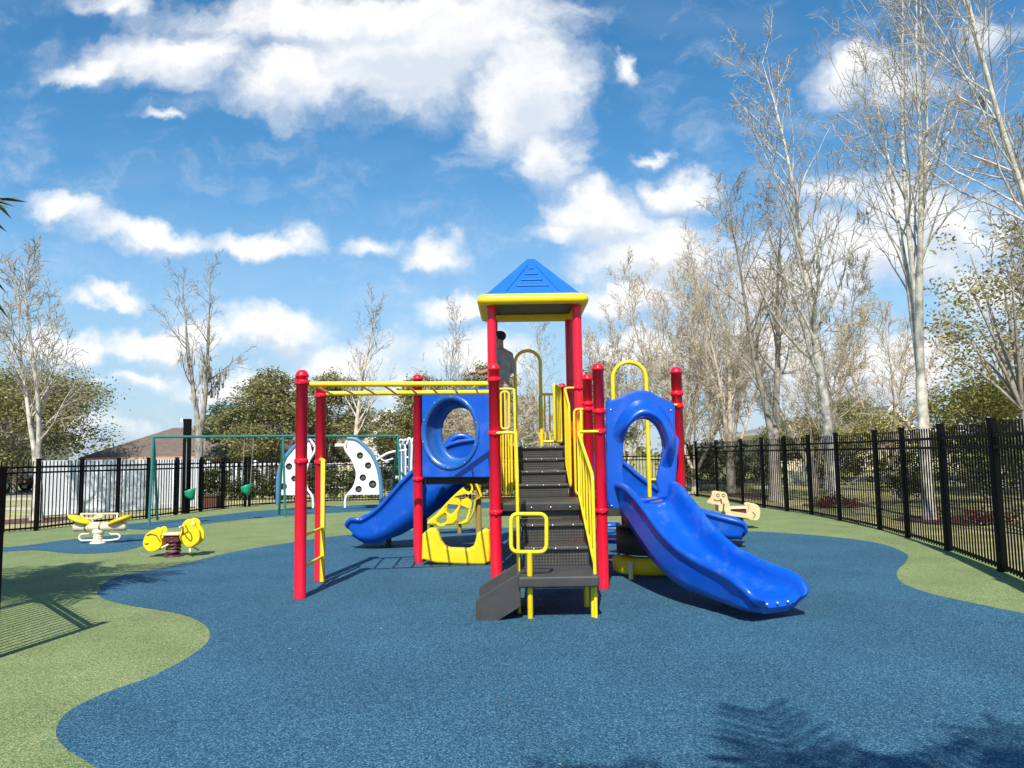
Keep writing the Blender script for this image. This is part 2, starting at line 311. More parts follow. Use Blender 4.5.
    def build(s, name, material, parent=None, bevel=0., segs=2, subsurf=0, label=None):
        A = np.array(s.v); c = Vector(((A.min(0)+A.max(0))/2).tolist())
        if parent is None: c.z = float(A[:, 2].min())
        me = bpy.data.meshes.new(name)
        me.from_pydata((A-np.array(c)).tolist(), [], s.f); me.polygons.foreach_set('use_smooth', s.sm); me.materials.append(material); me.update()
        o = bpy.data.objects.new(name, me); COL.objects.link(o); ORG[o.name] = c
        if parent is not None: o.parent = parent; o.location = c-ORG[parent.name]
        else: o.location = c
        if bevel:
            bv = o.modifiers.new('bevel', 'BEVEL'); bv.width = bevel; bv.segments = segs; bv.limit_method = 'ANGLE'; bv.angle_limit = R_(35); bv.harden_normals = False
            me.polygons.foreach_set('use_smooth', [True]*len(me.polygons))
            wn = o.modifiers.new('wn', 'WEIGHTED_NORMAL'); wn.keep_sharp = False
        if subsurf: ss = o.modifiers.new('sub', 'SUBSURF'); ss.levels = subsurf; ss.render_levels = subsurf
        if label: o['label'] = label
        return o
def arc(c, r, a0, a1, n, ex=(1, 0, 0), ey=(0, 0, 1)):
    c, ex, ey = Vector(c), Vector(ex), Vector(ey); rx, ry = r if isinstance(r, tuple) else (r, r)
    return [c+ex*rx*math.cos(R_(a0+(a1-a0)*i/n))+ey*ry*math.sin(R_(a0+(a1-a0)*i/n)) for i in range(n+1)]
def fillet(pts, r, n=5, closed=False):
    P = [Vector(p) for p in pts]; out = []; k = len(P)
    for i in range(k):
        if not closed and i in (0, k-1): out.append(P[i]); continue
        a, b, c = P[i-1], P[i], P[(i+1) % k]; d1 = (a-b); d2 = (c-b); q = min(r, d1.length*.49, d2.length*.49)
        p1 = b+d1.normalized()*q; p2 = b+d2.normalized()*q
        for t in range(n+1):
            t /= n; out.append(p1*(1-t)**2+b*2*t*(1-t)+p2*t*t)
    return out
def smooth_path(pts, n=6, closed=False):
    P = [Vector(p) for p in pts]; k = len(P); out = []
    for i in range(k if closed else k-1):
        p0 = P[i-1] if (closed or i > 0) else P[0]; p1 = P[i]; p2 = P[(i+1) % k]; p3 = P[(i+2) % k] if (closed or i+2 < k) else P[-1]
        for t in range(n):
            t /= n; out.append(.5*((2*p1)+(p2-p0)*t+(2*p0-5*p1+4*p2-p3)*t*t+(3*p1-p0-3*p2+p3)*t**3))
    if not closed: out.append(P[-1])
    return out
def plate(loops, th, o, u, v, bevel=.01, res=2):
    """moulded plate: outline + holes in the (u, v) plane through o, th thick; returns an MB"""
    cu = bpy.data.curves.new('tmp', 'CURVE'); cu.dimensions = '2D'; cu.fill_mode = 'BOTH'; cu.extrude = max(th/2-bevel, .001); cu.bevel_depth = bevel; cu.bevel_resolution = res; cu.offset = -bevel
    for lp in loops:
        sp = cu.splines.new('POLY'); sp.points.add(len(lp)-1); sp.use_cyclic_u = True
        for q, p in zip(sp.points, lp): q.co = (p[0], p[1], 0, 1)
    ob = bpy.data.objects.new('tmp', cu); COL.objects.link(ob); bpy.context.view_layer.update()
    me = bpy.data.meshes.new_from_object(ob.evaluated_get(bpy.context.evaluated_depsgraph_get()))
    bpy.data.objects.remove(ob); bpy.data.curves.remove(cu)
    u, v, o = Vector(u).normalized(), Vector(v).normalized(), Vector(o); n = u.cross(v)
    M = Matrix((u, v, n)).transposed().to_4x4(); M.translation = o
    b = MB(); b.mesh(me, M); bpy.data.meshes.remove(me)
    b.sm = [False]*len(b.f); return b
def ell(cx, cy, rx, ry, n=28): return [(cx+rx*math.cos(2*math.pi*i/n), cy+ry*math.sin(2*math.pi*i/n)) for i in range(n)]
def loop2(pts, n=5): return [(p.x, p.y) for p in smooth_path([(a, b, 0) for a, b in pts], n, True)]
def copy_tree(o, parent=None):
    c = o.copy(); COL.objects.link(c); c.parent = parent; ORG[c.name] = ORG[o.name].copy()
    for ch in list(o.children): copy_tree(ch, c)
    return c

# ------------------------------------------------------------------ the setting: ground, rubber surfaces, paths
GRASSM = mat('winter_lawn', (.28, .27, .09), .95, var=.25, vscale=1.4, bump=.4, bscale=40, col2=(.48, .43, .19))
CONC = mat('concrete', (.48, .45, .40), .9, var=.12, vscale=3, bump=.2)
MULCH = mat('red_mulch', (.11, .05, .035), .95, var=.45, vscale=25, bump=1, bscale=50)
ASPH = mat('asphalt', (.06, .06, .06), .95, var=.15, vscale=8)
GREENR = rubber('green_rubber', [(.055, .12, .052), (.135, .195, .072), (.205, .255, .10), (.38, .395, .18)], 1.3)
BLUER = rubber('blue_rubber', [(.007, .041, .078), (.016, .070, .124), (.028, .108, .175), (.105, .24, .325)], .9)
def sheet(name, pts, z, m):
    b = MB(); P = [(p[0], p[1], z) for p in pts]
    tri = geometry.tessellate_polygon([[Vector(p) for p in P]])
    fs = []
    for t in tri:
        a, bb, c = [Vector(P[i]) for i in t]
        fs.append(t if (bb-a).cross(c-a).z > 0 else t[::-1])
    b.add(P, fs); o = b.build(name, m); tag(o, kind='structure'); return o
sheet('ground', [(-600, -300), (600, -300), (600, 1500), (-600, 1500)], 0, GRASSM)
FR = [gp(x, y) for x, y in [(1002, 572), (948, 551), (908, 538), (880, 530), (840, 521), (812, 515), (787, 511.5), (764, 508), (743, 504.5)]]
FR = [Vector((4.6, 5.2, 0)), Vector((5.25, 7.3, 0))] + FR + [Vector((6.4, 24.4, 0)), Vector((6.2, 26.2, 0))]
FL = [gp(x, y) for x, y in [(36, 531), (80, 525.5), (117, 522), (147, 519), (175.7, 515.2), (200.7, 511.8), (223, 509), (245, 507)]]
FL = [Vector((-13.6, 12.4, 0)), Vector((-12.0, 14.9, 0))] + FL
FB = [FL[-1], Vector((-6.6, 26.2, 0))] + [Vector((-6.6+12.8*i/5, 26.2, 0)) for i in range(1, 6)]
NL = [gp(-10, 660), Vector((-5.4, 7.6, 0)), Vector((-6.9, 9.1, 0)), Vector((-8.4, 10.6, 0))]
grn = [(5.0, -9)]+[(p.x+.12, p.y) for p in FR]+[(p.x, p.y+.12) for p in reversed(FB)]+[(p.x-.1, p.y) for p in reversed(FL[:-1])]+[(-11, 11), (-4.6, 5.9), (-4.6, -9)]
sheet('rubber_surface', grn, .004, GREENR)
def curve_ground(px, n=6): return [(p.x, p.y) for p in smooth_path([gp(*q) for q in px], n)]
left = curve_ground([(160, 810), (95, 768), (64, 748), (56, 732), (68, 713), (105, 694), (150, 678), (190, 657), (209, 640), (204, 625), (178, 614), (130, 606), (101, 598), (99, 588), (118, 577), (150, 571), (200, 560), (240, 551), (290, 543), (345, 535.5), (420, 530), (500, 528)])
right = curve_ground([(500, 528), (600, 529), (700, 531), (760, 532), (830, 537), (880, 544), (906, 554), (906, 562), (897, 572), (902, 583), (930, 594), (975, 604), (1024, 614), (1090, 626)])
BLUE_PATCH = [(-1.6, -9)]+left+right[1:]+[(4.0, 5.0), (4.6, -9)]
sheet('blue_rubber_surface', BLUE_PATCH, .008, BLUER)
top = [(-20, 549), (20, 546.5), (60, 541), (110, 536), (150, 534.5), (156, 539), (146, 545), (118, 552), (75, 554), (35, 550.5), (0, 552)]
sheet('blue_rubber_surface', [(p.x, p.y) for p in smooth_path([gp(*q) for q in top], 5, True)], .008, BLUER)
top = [(118, 526), (160, 521.5), (200, 517.5), (260, 511), (330, 507), (400, 503.5), (470, 502.5), (560, 503), (565, 508), (470, 508.5), (400, 510), (310, 514.5), (250, 519), (180, 527), (140, 530)]
sheet('blue_rubber_surface', [(p.x, p.y) for p in smooth_path([gp(*q) for q in top], 5, True)], .008, BLUER)
sheet('path', [(-60, 24.6), (-13.5, 24.6), (-13.5, 26), (-60, 26)], .006, CONC)
sheet('path', [(-60, 31), (-17, 31), (-17, 33), (-60, 33)], .006, CONC)
sheet('path', [(13.4, -5), (14.9, -5), (20.6, 36), (19.1, 36)], .006, CONC)
sheet('road', [(-160, 36), (160, 36), (160, 43), (-160, 43)], .008, ASPH)
random.seed(5)
def blob(cx, cy, rx, ry, n=18, seed=0):
    rnd = random.Random(seed); return [(cx+rx*math.cos(2*math.pi*i/n)*rnd.uniform(.8, 1.15), cy+ry*math.sin(2*math.pi*i/n)*rnd.uniform(.8, 1.15)) for i in range(n)]
for i, (x, y, rx, ry) in enumerate([(8.9, 16.2, .8, 1.1), (8.7, 21.1, .8, 1.1), (8.0, 25.6, .8, 2.6), (9.6, 11.5, 1.0, 1.6), (-12.4, 20.2, .9, 1.2)]):
    sheet('mulch_bed', blob(x, y, rx, ry, seed=i), .012, MULCH)

# ------------------------------------------------------------------ fences
def fence(name, pts, H, label, spacing=.105, post_w=.075):
    root = thing(name, pts[0], label, 'fence')
    for i, p in enumerate(pts):
        b = MB(); w = post_w/2; b.box((p.x-w, p.y-w, p.z), (p.x+w, p.y+w, p.z+H)); b.box((p.x-w-.006, p.y-w-.006, p.z+H), (p.x+w+.006, p.y+w+.006, p.z+H+.025))
        b.build('post', BLACK, root)
    for a, c in zip(pts[:-1], pts[1:]):
        b = MB(); d = (c-a); Ln = d.length; d.normalize()
        s0, s1 = a+d*post_w/2, c-d*post_w/2
        for h in (.075, .82*H, .895*H): b.beam(s0+Vector((0, 0, h)), s1+Vector((0, 0, h)), .035, .04)
        n = max(2, int(Ln/spacing))
        for k in range(1, n):
            q = a+d*(Ln*k/n); w = .0085
            l = d*w; t = d.cross(Vector((0, 0, 1)))*w; z0 = .03; z1 = H-.03
            b.hexa([q-l-t+Vector((0, 0, z0)), q+l-t+Vector((0, 0, z0)), q+l+t+Vector((0, 0, z0)), q-l+t+Vector((0, 0, z0)), q-l-t+Vector((0, 0, z1)), q+l-t+Vector((0, 0, z1)), q+l+t+Vector((0, 0, z1)), q-l+t+Vector((0, 0, z1))])
        b.build('picket_panel', BLACK, root)
    return root
fence('picket_fence', FR, 1.84, 'long black metal picket fence in front of the row of bare trees')
fence('picket_fence', FL, 1.56, 'black metal picket fence in front of the white vinyl fence and brown roofed house')
fence('picket_fence', FB[1:], 1.55, 'black metal picket fence at the far end in front of the hedge')
b_ = MB()
g0, g1 = FL[-1]+Vector((.1, .1, 0)), FB[1]
fence('picket_gate', [g0, g1-(g1-g0).normalized()*.1], 1.55, 'dark metal picket gate at the far left corner beside the hedge')
fence('picket_fence', NL, 1.45, 'short near run of black picket fence casting a striped shadow on the green rubber')
p = gp(185.5, 513.5); t = MB(); hz = pt(185, 419, p.y).z
t.box((p.x-.085, p.y-.085, 0), (p.x+.085, p.y+.085, hz)); r_ = thing('lamp_post', (p.x, p.y, 0), 'tall thick black square post rising above the fence behind the green swings', 'post')
t.build('post_shaft', BLACK, r_); t = MB(); t.box((p.x-.16, p.y-.12, hz-.09), (p.x-.087, p.y-.02, hz+.01)); t.build('lamp_head', WHITEP, r_)

# ------------------------------------------------------------------ play structure
PS = thing('play_structure', (.3, 10, 0), 'big red, yellow and blue play structure with two decks, stairs and a peaked roof', 'play structure')
def post(x, y, h, rings=(), r=.0635, dome=True):
    b = MB(); prof = [(r+.004, 0), (r+.004, .02), (r, .03), (r, h-.085)]
    if dome: prof += [(r+.009, h-.083), (r+.010, h-.055), (r+.003, h-.045), (r*.97, h-.035), (r*.8, h-.015), (r*.5, h-.003), (.004, h)]
    else: prof += [(r, h)]
    b.lathe((x, y, 0), prof, 20); o = b.build('post', RED, PS)
    for z in rings:
        c = MB(); c.lathe((x, y, z-.028), [(r+.001, 0), (r+.013, .004), (r+.013, .052), (r+.001, .056)], 20)
        c.box((x-.016, y-r-.03, z-.02), (x+.016, y-r+.0, z+.02)); c.build('clamp', RED, o)
    return o
ZT, ZM, ZL = 1.62, .95, .40            # top deck, middle deck, landing
FY, MY, RY, BY = 8.75, 10.0, 10.72, 11.95
XL, XR = -.235, .965
post(-2.31, 8.42, 2.47, (2.33, 1.47)); post(-2.40, 9.62, 2.44, (2.28, 1.45))
post(-1.36, 11.05, 2.68, (2.40, 1.18))
post(XL+.03, FY, 2.55, (2.36, 1.75, .86)); post(XR+.02, FY, 2.53, (1.98, 1.75, .86)); post(1.965, 9.15, 2.52, (2.2, 2.05))
post(XL, MY, 2.5, (2.2, 1.9)); post(XR+.02, MY, 2.54, (2.15, 2.08, 1.0))
for x, y in ((-.275, RY), (.93, RY), (-.275, BY), (.91, BY)): post(x, y, 3.68, (2.42, 1.75), dome=False)
post(-1.53, 12.3, 2.3, (1.3,))
post(.86, 13.2, 2.72, (2.4, 1.6)); post(-.3, 13.2, 2.5, (1.6,)); post(1.02, 13.25, 2.45, (1.6,))
# decks
def deck(x0, y0, x1, y1, z, label=None):
    b = MB(); b.box((x0, y0, z-.05), (x1, y1, z)); o = b.build('deck', PERF, PS, bevel=.006)
    e = MB()
    for a, c in (((x0, y0), (x1, y0)), ((x1, y0), (x1, y1)), ((x1, y1), (x0, y1)), ((x0, y1), (x0, y0))):
        e.beam((*a, z-.10), (*c, z-.10), .03, .09)
    e.build('deck_skirt', DARK, o)
deck(-.2, RY+.34, .87, BY+.02, ZT); deck(-.2, BY+.06, .87, 13.15, ZT-.05); deck(-1.3, 11.2, -.34, 12.25, 1.24)
deck(-.16, FY+.18, .90, MY+.05, ZM); deck(1.04, FY+.15, 1.92, 10.15, ZM-.02)
# lower and upper stairs
SX0, SX1 = .07, .745
stair = bpy.data.objects.new('staircase', None); COL.objects.link(stair); stair.parent = PS; stair.empty_display_size = .1; ORG[stair.name] = Vector((.4, 9.2, 0)); stair.location = ORG[stair.name]-ORG[PS.name]
for x in (SX0-.012, SX1+.012):
    STAIR = MB(); STAIR.hexa([(x-.01, 7.78, ZL-.08), (x+.01, 7.78, ZL-.08), (x+.01, 8.9, ZM-.25), (x-.01, 8.9, ZM-.25), (x-.01, 7.78, ZL+.22), (x+.01, 7.78, ZL+.22), (x+.01, 8.9, ZM-.02), (x-.01, 8.9, ZM-.02)])
    STAIR.build('stringer', DARK, stair)
    STAIR = MB(); STAIR.hexa([(x-.01, 10.1, ZM-.05), (x+.01, 10.1, ZM-.05), (x+.01, 11.05, ZT-.25), (x-.01, 11.05, ZT-.25), (x-.01, 10.1, ZM+.18), (x+.01, 10.1, ZM+.18), (x+.01, 11.05, ZT-.03), (x-.01, 11.05, ZT-.03)])
    STAIR.build('stringer', DARK, stair)

def step(y0, y1, z, zlow, x0, x1):
    b = MB(); b.box((x0, y0, z-.035), (x1, y1, z)); o = b.build('tread', PERF, stair, bevel=.008)
    b = MB(); b.box((x0+.01, y0+.03, zlow+.003), (x1-.01, y0+.045, z-.037)); b.build('riser', PERF, stair)
    b = MB()
    for q in (.18, .5, .82): b.lathe((x0+(x1-x0)*q, y0-.002, z-.0175), [(.009, -.009), (.009, .009)], 8)
    b.build('bolt', BOLT, stair)
LY = 7.08
step(7.76, 8.26, .585, ZL, SX0, SX1); step(8.24, 8.94, .77, .585, SX0, SX1)
b = MB(); b.box((SX0+.01, FY+.16, .775), (SX1-.01, FY+.175, ZM-.05)); b.build('riser', PERF, stair)
b = MB(); b.box((-.16, FY+.10, ZM-.09), (.90, FY+.16, ZM-.004)); b.build('deck_edge', DARK, PS, bevel=.008)
b = MB()
for q in (.2, .42, .64): b.lathe((q, FY+.097, ZM-.05), [(.01, -.01), (.01, .01)], 8)
b.build('bolt', BOLT, PS)
for k, y in enumerate((10.1, 10.36, 10.62, 10.9)):
    z = ZM+(ZT-ZM)*(k+1)/4 - (.0 if k < 3 else .005)
    step(y, y+.30 if k < 3 else 11.1, z, ZM+(ZT-ZM)*k/4, SX0-.01, SX1-.03)
# landing with its two legs and the transfer ramp
b = MB(); b.box((.03, LY, ZL-.10), (.765, 7.80, ZL)); lan = b.build('landing', RAMP, PS, bevel=.018, segs=3)
b = MB(); b.add(*(lambda P: (P, [tuple(range(len(P)))]))([(p.x, p.y, ZL+.003) for p in fillet([(.07, 7.30, 0), (.30, 7.30, 0), (.30, 7.42, 0), (.07, 7.42, 0)], .05, 4, True)])); b.build('grip_recess', DARK, lan)
q = gp(592, 616); b = MB(); pass
for lx, ly in ((.72, 7.24), (.70, 7.72), (.14, 7.72)): b = MB(); b.tube([(lx, ly, 0), (lx, ly, ZL-.1)], .027, 10); b.build('leg', YEL, lan)
# ramp: trough from the landing's left edge down to the ground
RN, RF = 7.14, 7.88
xa, xb, xc = .045, -.36, -.17
prof_n = [(xb, 0), (xc, 0), (xa, .125), (xa, .43), (xb, .19)]
for nm, yy in (('ramp_side', RN), ('ramp_side', RF-.04)):
    b = MB(); n = len(prof_n)
    vs = [(x, yy, z) for x, z in prof_n]+[(x, yy+.04, z) for x, z in prof_n]
    b.add(vs, [tuple(range(n))[::-1] if False else tuple(range(n)), tuple(range(n, 2*n))[::-1]]+[((i+1) % n, i, i+n, (i+1) % n+n) for i in range(n)])
    b.build(nm, RAMP, lan, bevel=.006)
b = MB(); NB = 14
for i in range(NB):
    t0, t1 = i/NB, (i+.8)/NB; A = Vector((xb, RN+.04, .03)); B = Vector((xa, RN+.04, .27))
    p0, p1 = A.lerp(B, t0), A.lerp(B, t1)
    b.hexa([(p0.x, RN+.04, p0.z-.03), (p1.x, RN+.04, p1.z-.03), (p1.x, RF-.04, p1.z-.03), (p0.x, RF-.04, p0.z-.03), (p0.x, RN+.04, p0.z), (p1.x, RN+.04, p1.z), (p1.x, RF-.04, p1.z), (p0.x, RF-.04, p0.z)])
b.hexa([(xb, RN+.045, 0), (xa, RN+.045, .21), (xa, RF-.045, .21), (xb, RF-.045, 0), (xb, RN+.045, .015), (xa, RN+.045, .25), (xa, RF-.045, .25), (xb, RF-.045, .015)])
b.build('ramp_floor', RAMP, lan)
# grab loop in front of the landing
GY = 7.10
c = [pt(x, y, GY) for x, y in ((511, 514), (546.5, 514), (546.5, 552), (511, 552))]
b = MB(); b.tube(fillet(c, .07, 6, True), .019, 10, closed=True); gb = pt(530.5, 552, GY); gg = gp(530.5, 619)
b.tube([(gg.x, gg.y, 0), (gg.x, GY, gb.z)], .026, 12); gl = b.build('grab_loop', YEL, PS)
b = MB()
for z in (.27, .32): b.ball((gg.x, gg.y-.026, z), .011, 8, 6)
b.build('bolt', BOLT, gl)
# stair handrails: sloped loops with balusters
def stair_rail(x, y0, z0, y1, z1, zb0, zb1, foot, px, pz):
    """from the rear post (y0, high) forward and down to (y1); balusters between the top and the bottom rail"""
    b = MB()
    path = [(px, y0, pz), (x, y0, pz), (x, y1, z1)]
    path += [(x, y1, 0 if foot else zb1), ] if foot else [(x, y1, zb1), (x, y0, zb0), (x, y0, pz)]
    b.tube(fillet(path, .07, 5), .017, 9)
    if foot: b.tube([(x, y1+.0, zb1), (x, y0, zb0), (x, y0, pz-.02)], .015, 8)
    o = b.build('stair_rail', YEL, PS)
    n = 4 if foot else 6; bl = MB()
    for i in range(1, n+1):
        t = i/(n+1); y = y0+(y1-y0)*t; bl = MB(); bl.tube([(x, y, zb0+(zb1-zb0)*t), (x, y, pz+(z1-pz)*t)], .0115, 7); bl.build('baluster', YEL, o)
stair_rail(.735, FY-.06, 1.78, 7.2, 1.30, ZM+.08, ZL+.08, True, XR, 1.75)
stair_rail(.035, FY-.06, 1.78, 7.45, 1.30, ZM+.08, ZL+.08, True, XL+.05, 1.75)
stair_rail(.735, RY-.02, 2.45, 9.95, 2.12, ZT-.25, ZM+.12, False, .93, 2.42)
stair_rail(.03, RY-.02, 2.45, 9.95, 2.12, ZT-.25, ZM+.12, False, -.27, 2.42)
# guard rails beside the middle deck
def guard(pts4, n, name='guard_rail', r=.016):
    a, bb, z0, z1 = Vector(pts4[0]), Vector(pts4[1]), pts4[2], pts4[3]; b = MB()
    q = [a+Vector((0, 0, z0)), bb+Vector((0, 0, z0)), bb+Vector((0, 0, z1)), a+Vector((0, 0, z1))]
    b.tube(fillet(q, .06, 5, True), r, 9, closed=True); o = b.build(name, YEL, PS)
    if n:
        for i in range(1, n+1):
            k = MB(); p = a.lerp(bb, i/(n+1)); k.tube([p+Vector((0, 0, z0)), p+Vector((0, 0, z1))], .012, 7); k.build('baluster', YEL, o)
guard(((.80, MY-.02, 0), (.95, MY-.02, 0), ZM+.03, 2.08), 0); guard(((XL, FY+.15, 0), (XL, MY-.1, 0), ZM+.08, 1.95), 6)
guard(((-.165, MY+.02, 0), (-.02, MY+.02, 0), ZM+.04, 1.80), 3); guard(((-.16, RY-.05, 0), (-.045, RY-.05, 0), 1.86, 2.38), 1)
b = MB(); b.box((.79, 10.35, ZM+.1), (.91, 10.37, 1.85)); b.build('shade_tinted_strip', mat('shaded_post_orange', (.62, .06, .01), .4), PS, bevel=.005)  # strip for the shaded red post, its shade put into the orange
b = MB(); b.box((.76, BY+.03, ZT+.05), (.86, BY+.05, 2.38)); b.build('shade_tinted_strip', mat('shaded_panel_brown', (.30, .10, .015), .4), PS, bevel=.005)  # panel in shade seen edge-on, the shade painted in as brown
guard(((.43, BY+.08, 0), (.66, BY+.08, 0), ZT+.08, 2.44), 2, r=.02); guard(((.60, 11.0, 0), (.72, 11.5, 0), ZT+.06, 2.5), 3, r=.02); guard(((.80, FY+.2, 0), (.84, MY-.1, 0), ZM+.08, 2.0), 4)
# tall arch handles
def arch(x0, x1, y, zb, zt, r=.027, name='arch_handle'):
    rr = (x1-x0)/2; b = MB(); b.tube([(x0, y, zb)]+arc(((x0+x1)/2, y, zt-rr), rr, 180, 0, 14)+[(x1, y, zb)], r, 10)
    return b.build(name, YEL, PS)
arch(.05, .45, 12.0, ZT-.05, 3.13)
arch(1.33, 1.77, 10.1, ZM-.03, 2.70)
b = MB(); b.tube([(1.02, 8.95, 2.02), (1.10, 8.95, 2.02), (1.10, 8.95, .98)], .015, 8); b.tube([(1.62, 9.05, 2.06), (1.97, 9.08, 2.06)], .015, 8); b.tube([(1.78, 10.1, 1.15), (1.9, 10.15, 1.15)], .015, 8); b.build('side_rail', YEL, PS)
# overhead ladder
za, zb_ = 2.315, 2.30
b = MB(); b.tube([(-2.27, 8.46, za), (XL-.03, FY+.02, za)], .030, 12); b.tube([(-2.32, 9.57, zb_), (XL-.04, MY-.02, zb_+.02)], .030, 12)
lad = b.build('overhead_ladder', YEL, PS)
for i in range(8):
    t = (i+.35)/8; b = MB(); b.tube([Vector((-2.27, 8.46, za-.02)).lerp(Vector((XL-.03, FY, za-.02)), t), Vector((-2.32, 9.57, zb_-.02)).lerp(Vector((XL-.04, MY, zb_)), t)], .014, 8); b.build('rung', YEL, lad)
b = MB(); b.tube([(-2.32, 9.42, .02), (-2.32, 9.42, 1.48), (-2.38, 9.58, 1.48)], .027, 10); cl = b.build('access_ladder', YEL, PS)
for z in (.32, .66): b = MB(); b.tube([(-2.30, 8.47, z), (-2.32, 9.42, z)], .018, 8); b.build('rung', YEL, cl)
# roof: square pyramid with raised ribs over a rounded yellow rim
RC = Vector((.31, 11.25, 0)); EZ, AZ = 3.72, 4.40; hw = .78
def sq(h, z, r=.14, n=5): return [Vector((p.x+RC.x, p.y+RC.y, z)) for p in fillet([(-h, -h, 0), (h, -h, 0), (h, h, 0), (-h, h, 0)], r, n, True)]
b = MB(); b.grid([sq(hw*.80, 3.60), sq(hw*.93, 3.585), sq(hw*.985, 3.605), sq(hw*1.0, 3.645), sq(hw*.99, 3.695), sq(hw*.95, 3.725), sq(hw*.90, 3.735), sq(hw*.78, 3.73), sq(hw*.78, 3.66), sq(hw*.80, 3.60)], True)
rf = b.build('roof', YELP, PS)
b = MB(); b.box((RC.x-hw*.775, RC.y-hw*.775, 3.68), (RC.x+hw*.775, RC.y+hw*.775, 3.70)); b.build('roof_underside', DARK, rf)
b = MB(); tp = .055; ra = [(-hw*.86, -hw*.86), (hw*.86, -hw*.86), (hw*.86, hw*.86), (-hw*.86, hw*.86)]
low = [RC+Vector((x, y, 3.732)) for x, y in ra]; up = [RC+Vector((x/ (hw*.86)*tp, y/(hw*.86)*tp, AZ)) for x, y in ra]
b.hexa([*low, *up])
b2 = MB()
for i in range(4):
    a, c = low[i], low[(i+1) % 4]; d, e = up[i], up[(i+1) % 4]; nrm = (c-a).cross(d-a).normalized()
    for (s0, s1, wd) in ((.20, .27, .36), (.36, .43, .30), (.52, .59, .22), (.68, .73, .12)):
        q = []
        for s in (s0, s1):
            l, r = a.lerp(d, s), c.lerp(e, s); q += [l.lerp(r, .5-wd*.62), l.lerp(r, .5+wd*.62)]
        P = [q[0]-nrm*.01, q[1]-nrm*.01, q[3]-nrm*.01, q[2]-nrm*.01]; T = [p.lerp((q[0]+q[3])/2, .08)+nrm*.022 for p in (q[0], q[1], q[3], q[2])]
        b2.hexa([*P, *T])
    for sgn in (-1, 1):
        l0, r0 = a.lerp(d, .08), c.lerp(e, .08); l1, r1 = a.lerp(d, .8), c.lerp(e, .8)
        b2.beam(l0.lerp(r0, .5+sgn*.30)+nrm*.004, l1.lerp(r1, .5+sgn*.16)+nrm*.004, .02, .022, nrm)
pz = b.build('roof_peak', BLUEROOF, rf, bevel=.03, segs=3); b2.build('roof_rib', BLUEROOF, pz, bevel=.008)
# bubble panel between two posts, its tunnel narrowing to the back
PA, PB = Vector((-1.29, 11.03, 0)), Vector((-.30, 10.66, 0)); pu = (PB-PA).normalized(); pn = Vector((pu.y, -pu.x, 0)); W = (PB-PA).length
zc = 1.83
def outl(w, h, r): return [(p.x, p.y) for p in fillet([(0, 1.20, 0), (w, 1.20, 0), (w, 2.44, 0), (0, 2.44, 0)], r, 5, True)]
cx = W*.42
bp_ = plate([outl(W, 0, .05), ell(cx, zc, .40, .475, 40)], .05, PA, pu, (0, 0, 1), .014).build('bubble_panel', BLUE, PS)
def ring(a, bq, off, dx=0.): return [PA+pu*(cx+dx+a*math.cos(2*math.pi*i/40))+Vector((0, 0, zc+bq*math.sin(2*math.pi*i/40)))+pn*off for i in range(40)]
b = MB(); b.grid([ring(.385, .455, .02), ring(.41, .48, .045), ring(.44, .515, .05), ring(.455, .53, .035), ring(.455, .53, .0)], True)
b.build('bubble_ring', BLUED, bp_)
b = MB(); b.grid([ring(.385, .455, .02), ring(.375, .45, -.08), ring(.35, .43, -.18, .01), ring(.31, .385, -.24, .02), ring(.285, .36, -.25, .03), ring(.29, .365, -.26, .03), ring(.36, .44, -.20, .01), ring(.395, .465, -.02)], True)
b.build('bubble_tunnel', BLUED, bp_)
b = MB()
for i in range(10):
    a = 2*math.pi*(i+.4)/10; b.ball(PA+pu*(cx+.425*math.cos(a))+Vector((0, 0, zc+.50*math.sin(a)))+pn*.052, .009, 7, 5)
b.build('bolt', BOLT, bp_)
# yellow curb panel below it
px2 = [(135, 640), (139, 480), (160, 458), (190, 438), (232, 440), (246, 470), (262, 520), (285, 552), (320, 566), (440, 570), (468, 556), (482, 520), (490, 475), (520, 455), (548, 440), (572, 452), (577, 560), (575, 655), (540, 678), (400, 672), (230, 664)]
CY = 10.72
pts_ = [pt(400+x/6.4, 460+y/6.4, CY) for x, y in px2]
plate([[(p.x, p.z) for p in fillet([(p.x, p.z, 0) for p in pts_], .03, 3, True)] if False else [(p.x, max(p.z, .0)) for p in pts_]], .16, (0, CY+.12, 0), (1, 0, 0), (0, 0, 1), .035, 4).build('curb_panel', YELP, PS)
# slide hood: arched plate with a deep lip round the opening
HY = 8.92
hp = lambda x, y, k=5.49: pt(590+x/k, 380+y/k, HY)
ho = [(86, 132), (110, 112), (150, 100), (190, 80), (235, 62), (285, 56), (330, 66), (370, 88), (410, 108), (455, 126), (464, 150), (464, 240), (470, 300), (487, 325), (486, 370), (478, 420), (470, 560), (455, 640), (190, 690), (178, 706), (120, 708), (102, 690), (90, 600)]
hi = [(190, 640), (186, 560), (178, 500), (180, 400), (186, 330), (208, 270), (240, 230), (280, 214), (322, 222), (360, 256), (386, 310), (396, 370), (390, 430), (372, 500), (362, 560), (362, 640)]
H1 = [(p.x, p.z) for p in [hp(*q) for q in ho]]; H2 = [(p.x, p.z) for p in [hp(*q) for q in hi]]
hood = plate([loop2(H1, 2), loop2(H2, 3)], .07, (0, HY, 0), (1, 0, 0), (0, 0, 1), .022, 3).build('slide_hood', BLUE, PS)
arcpx = [(150, 350), (158, 300), (180, 250), (212, 205), (250, 178), (285, 170), (330, 180), (375, 212), (405, 262), (425, 320), (430, 380), (420, 430), (404, 490)]
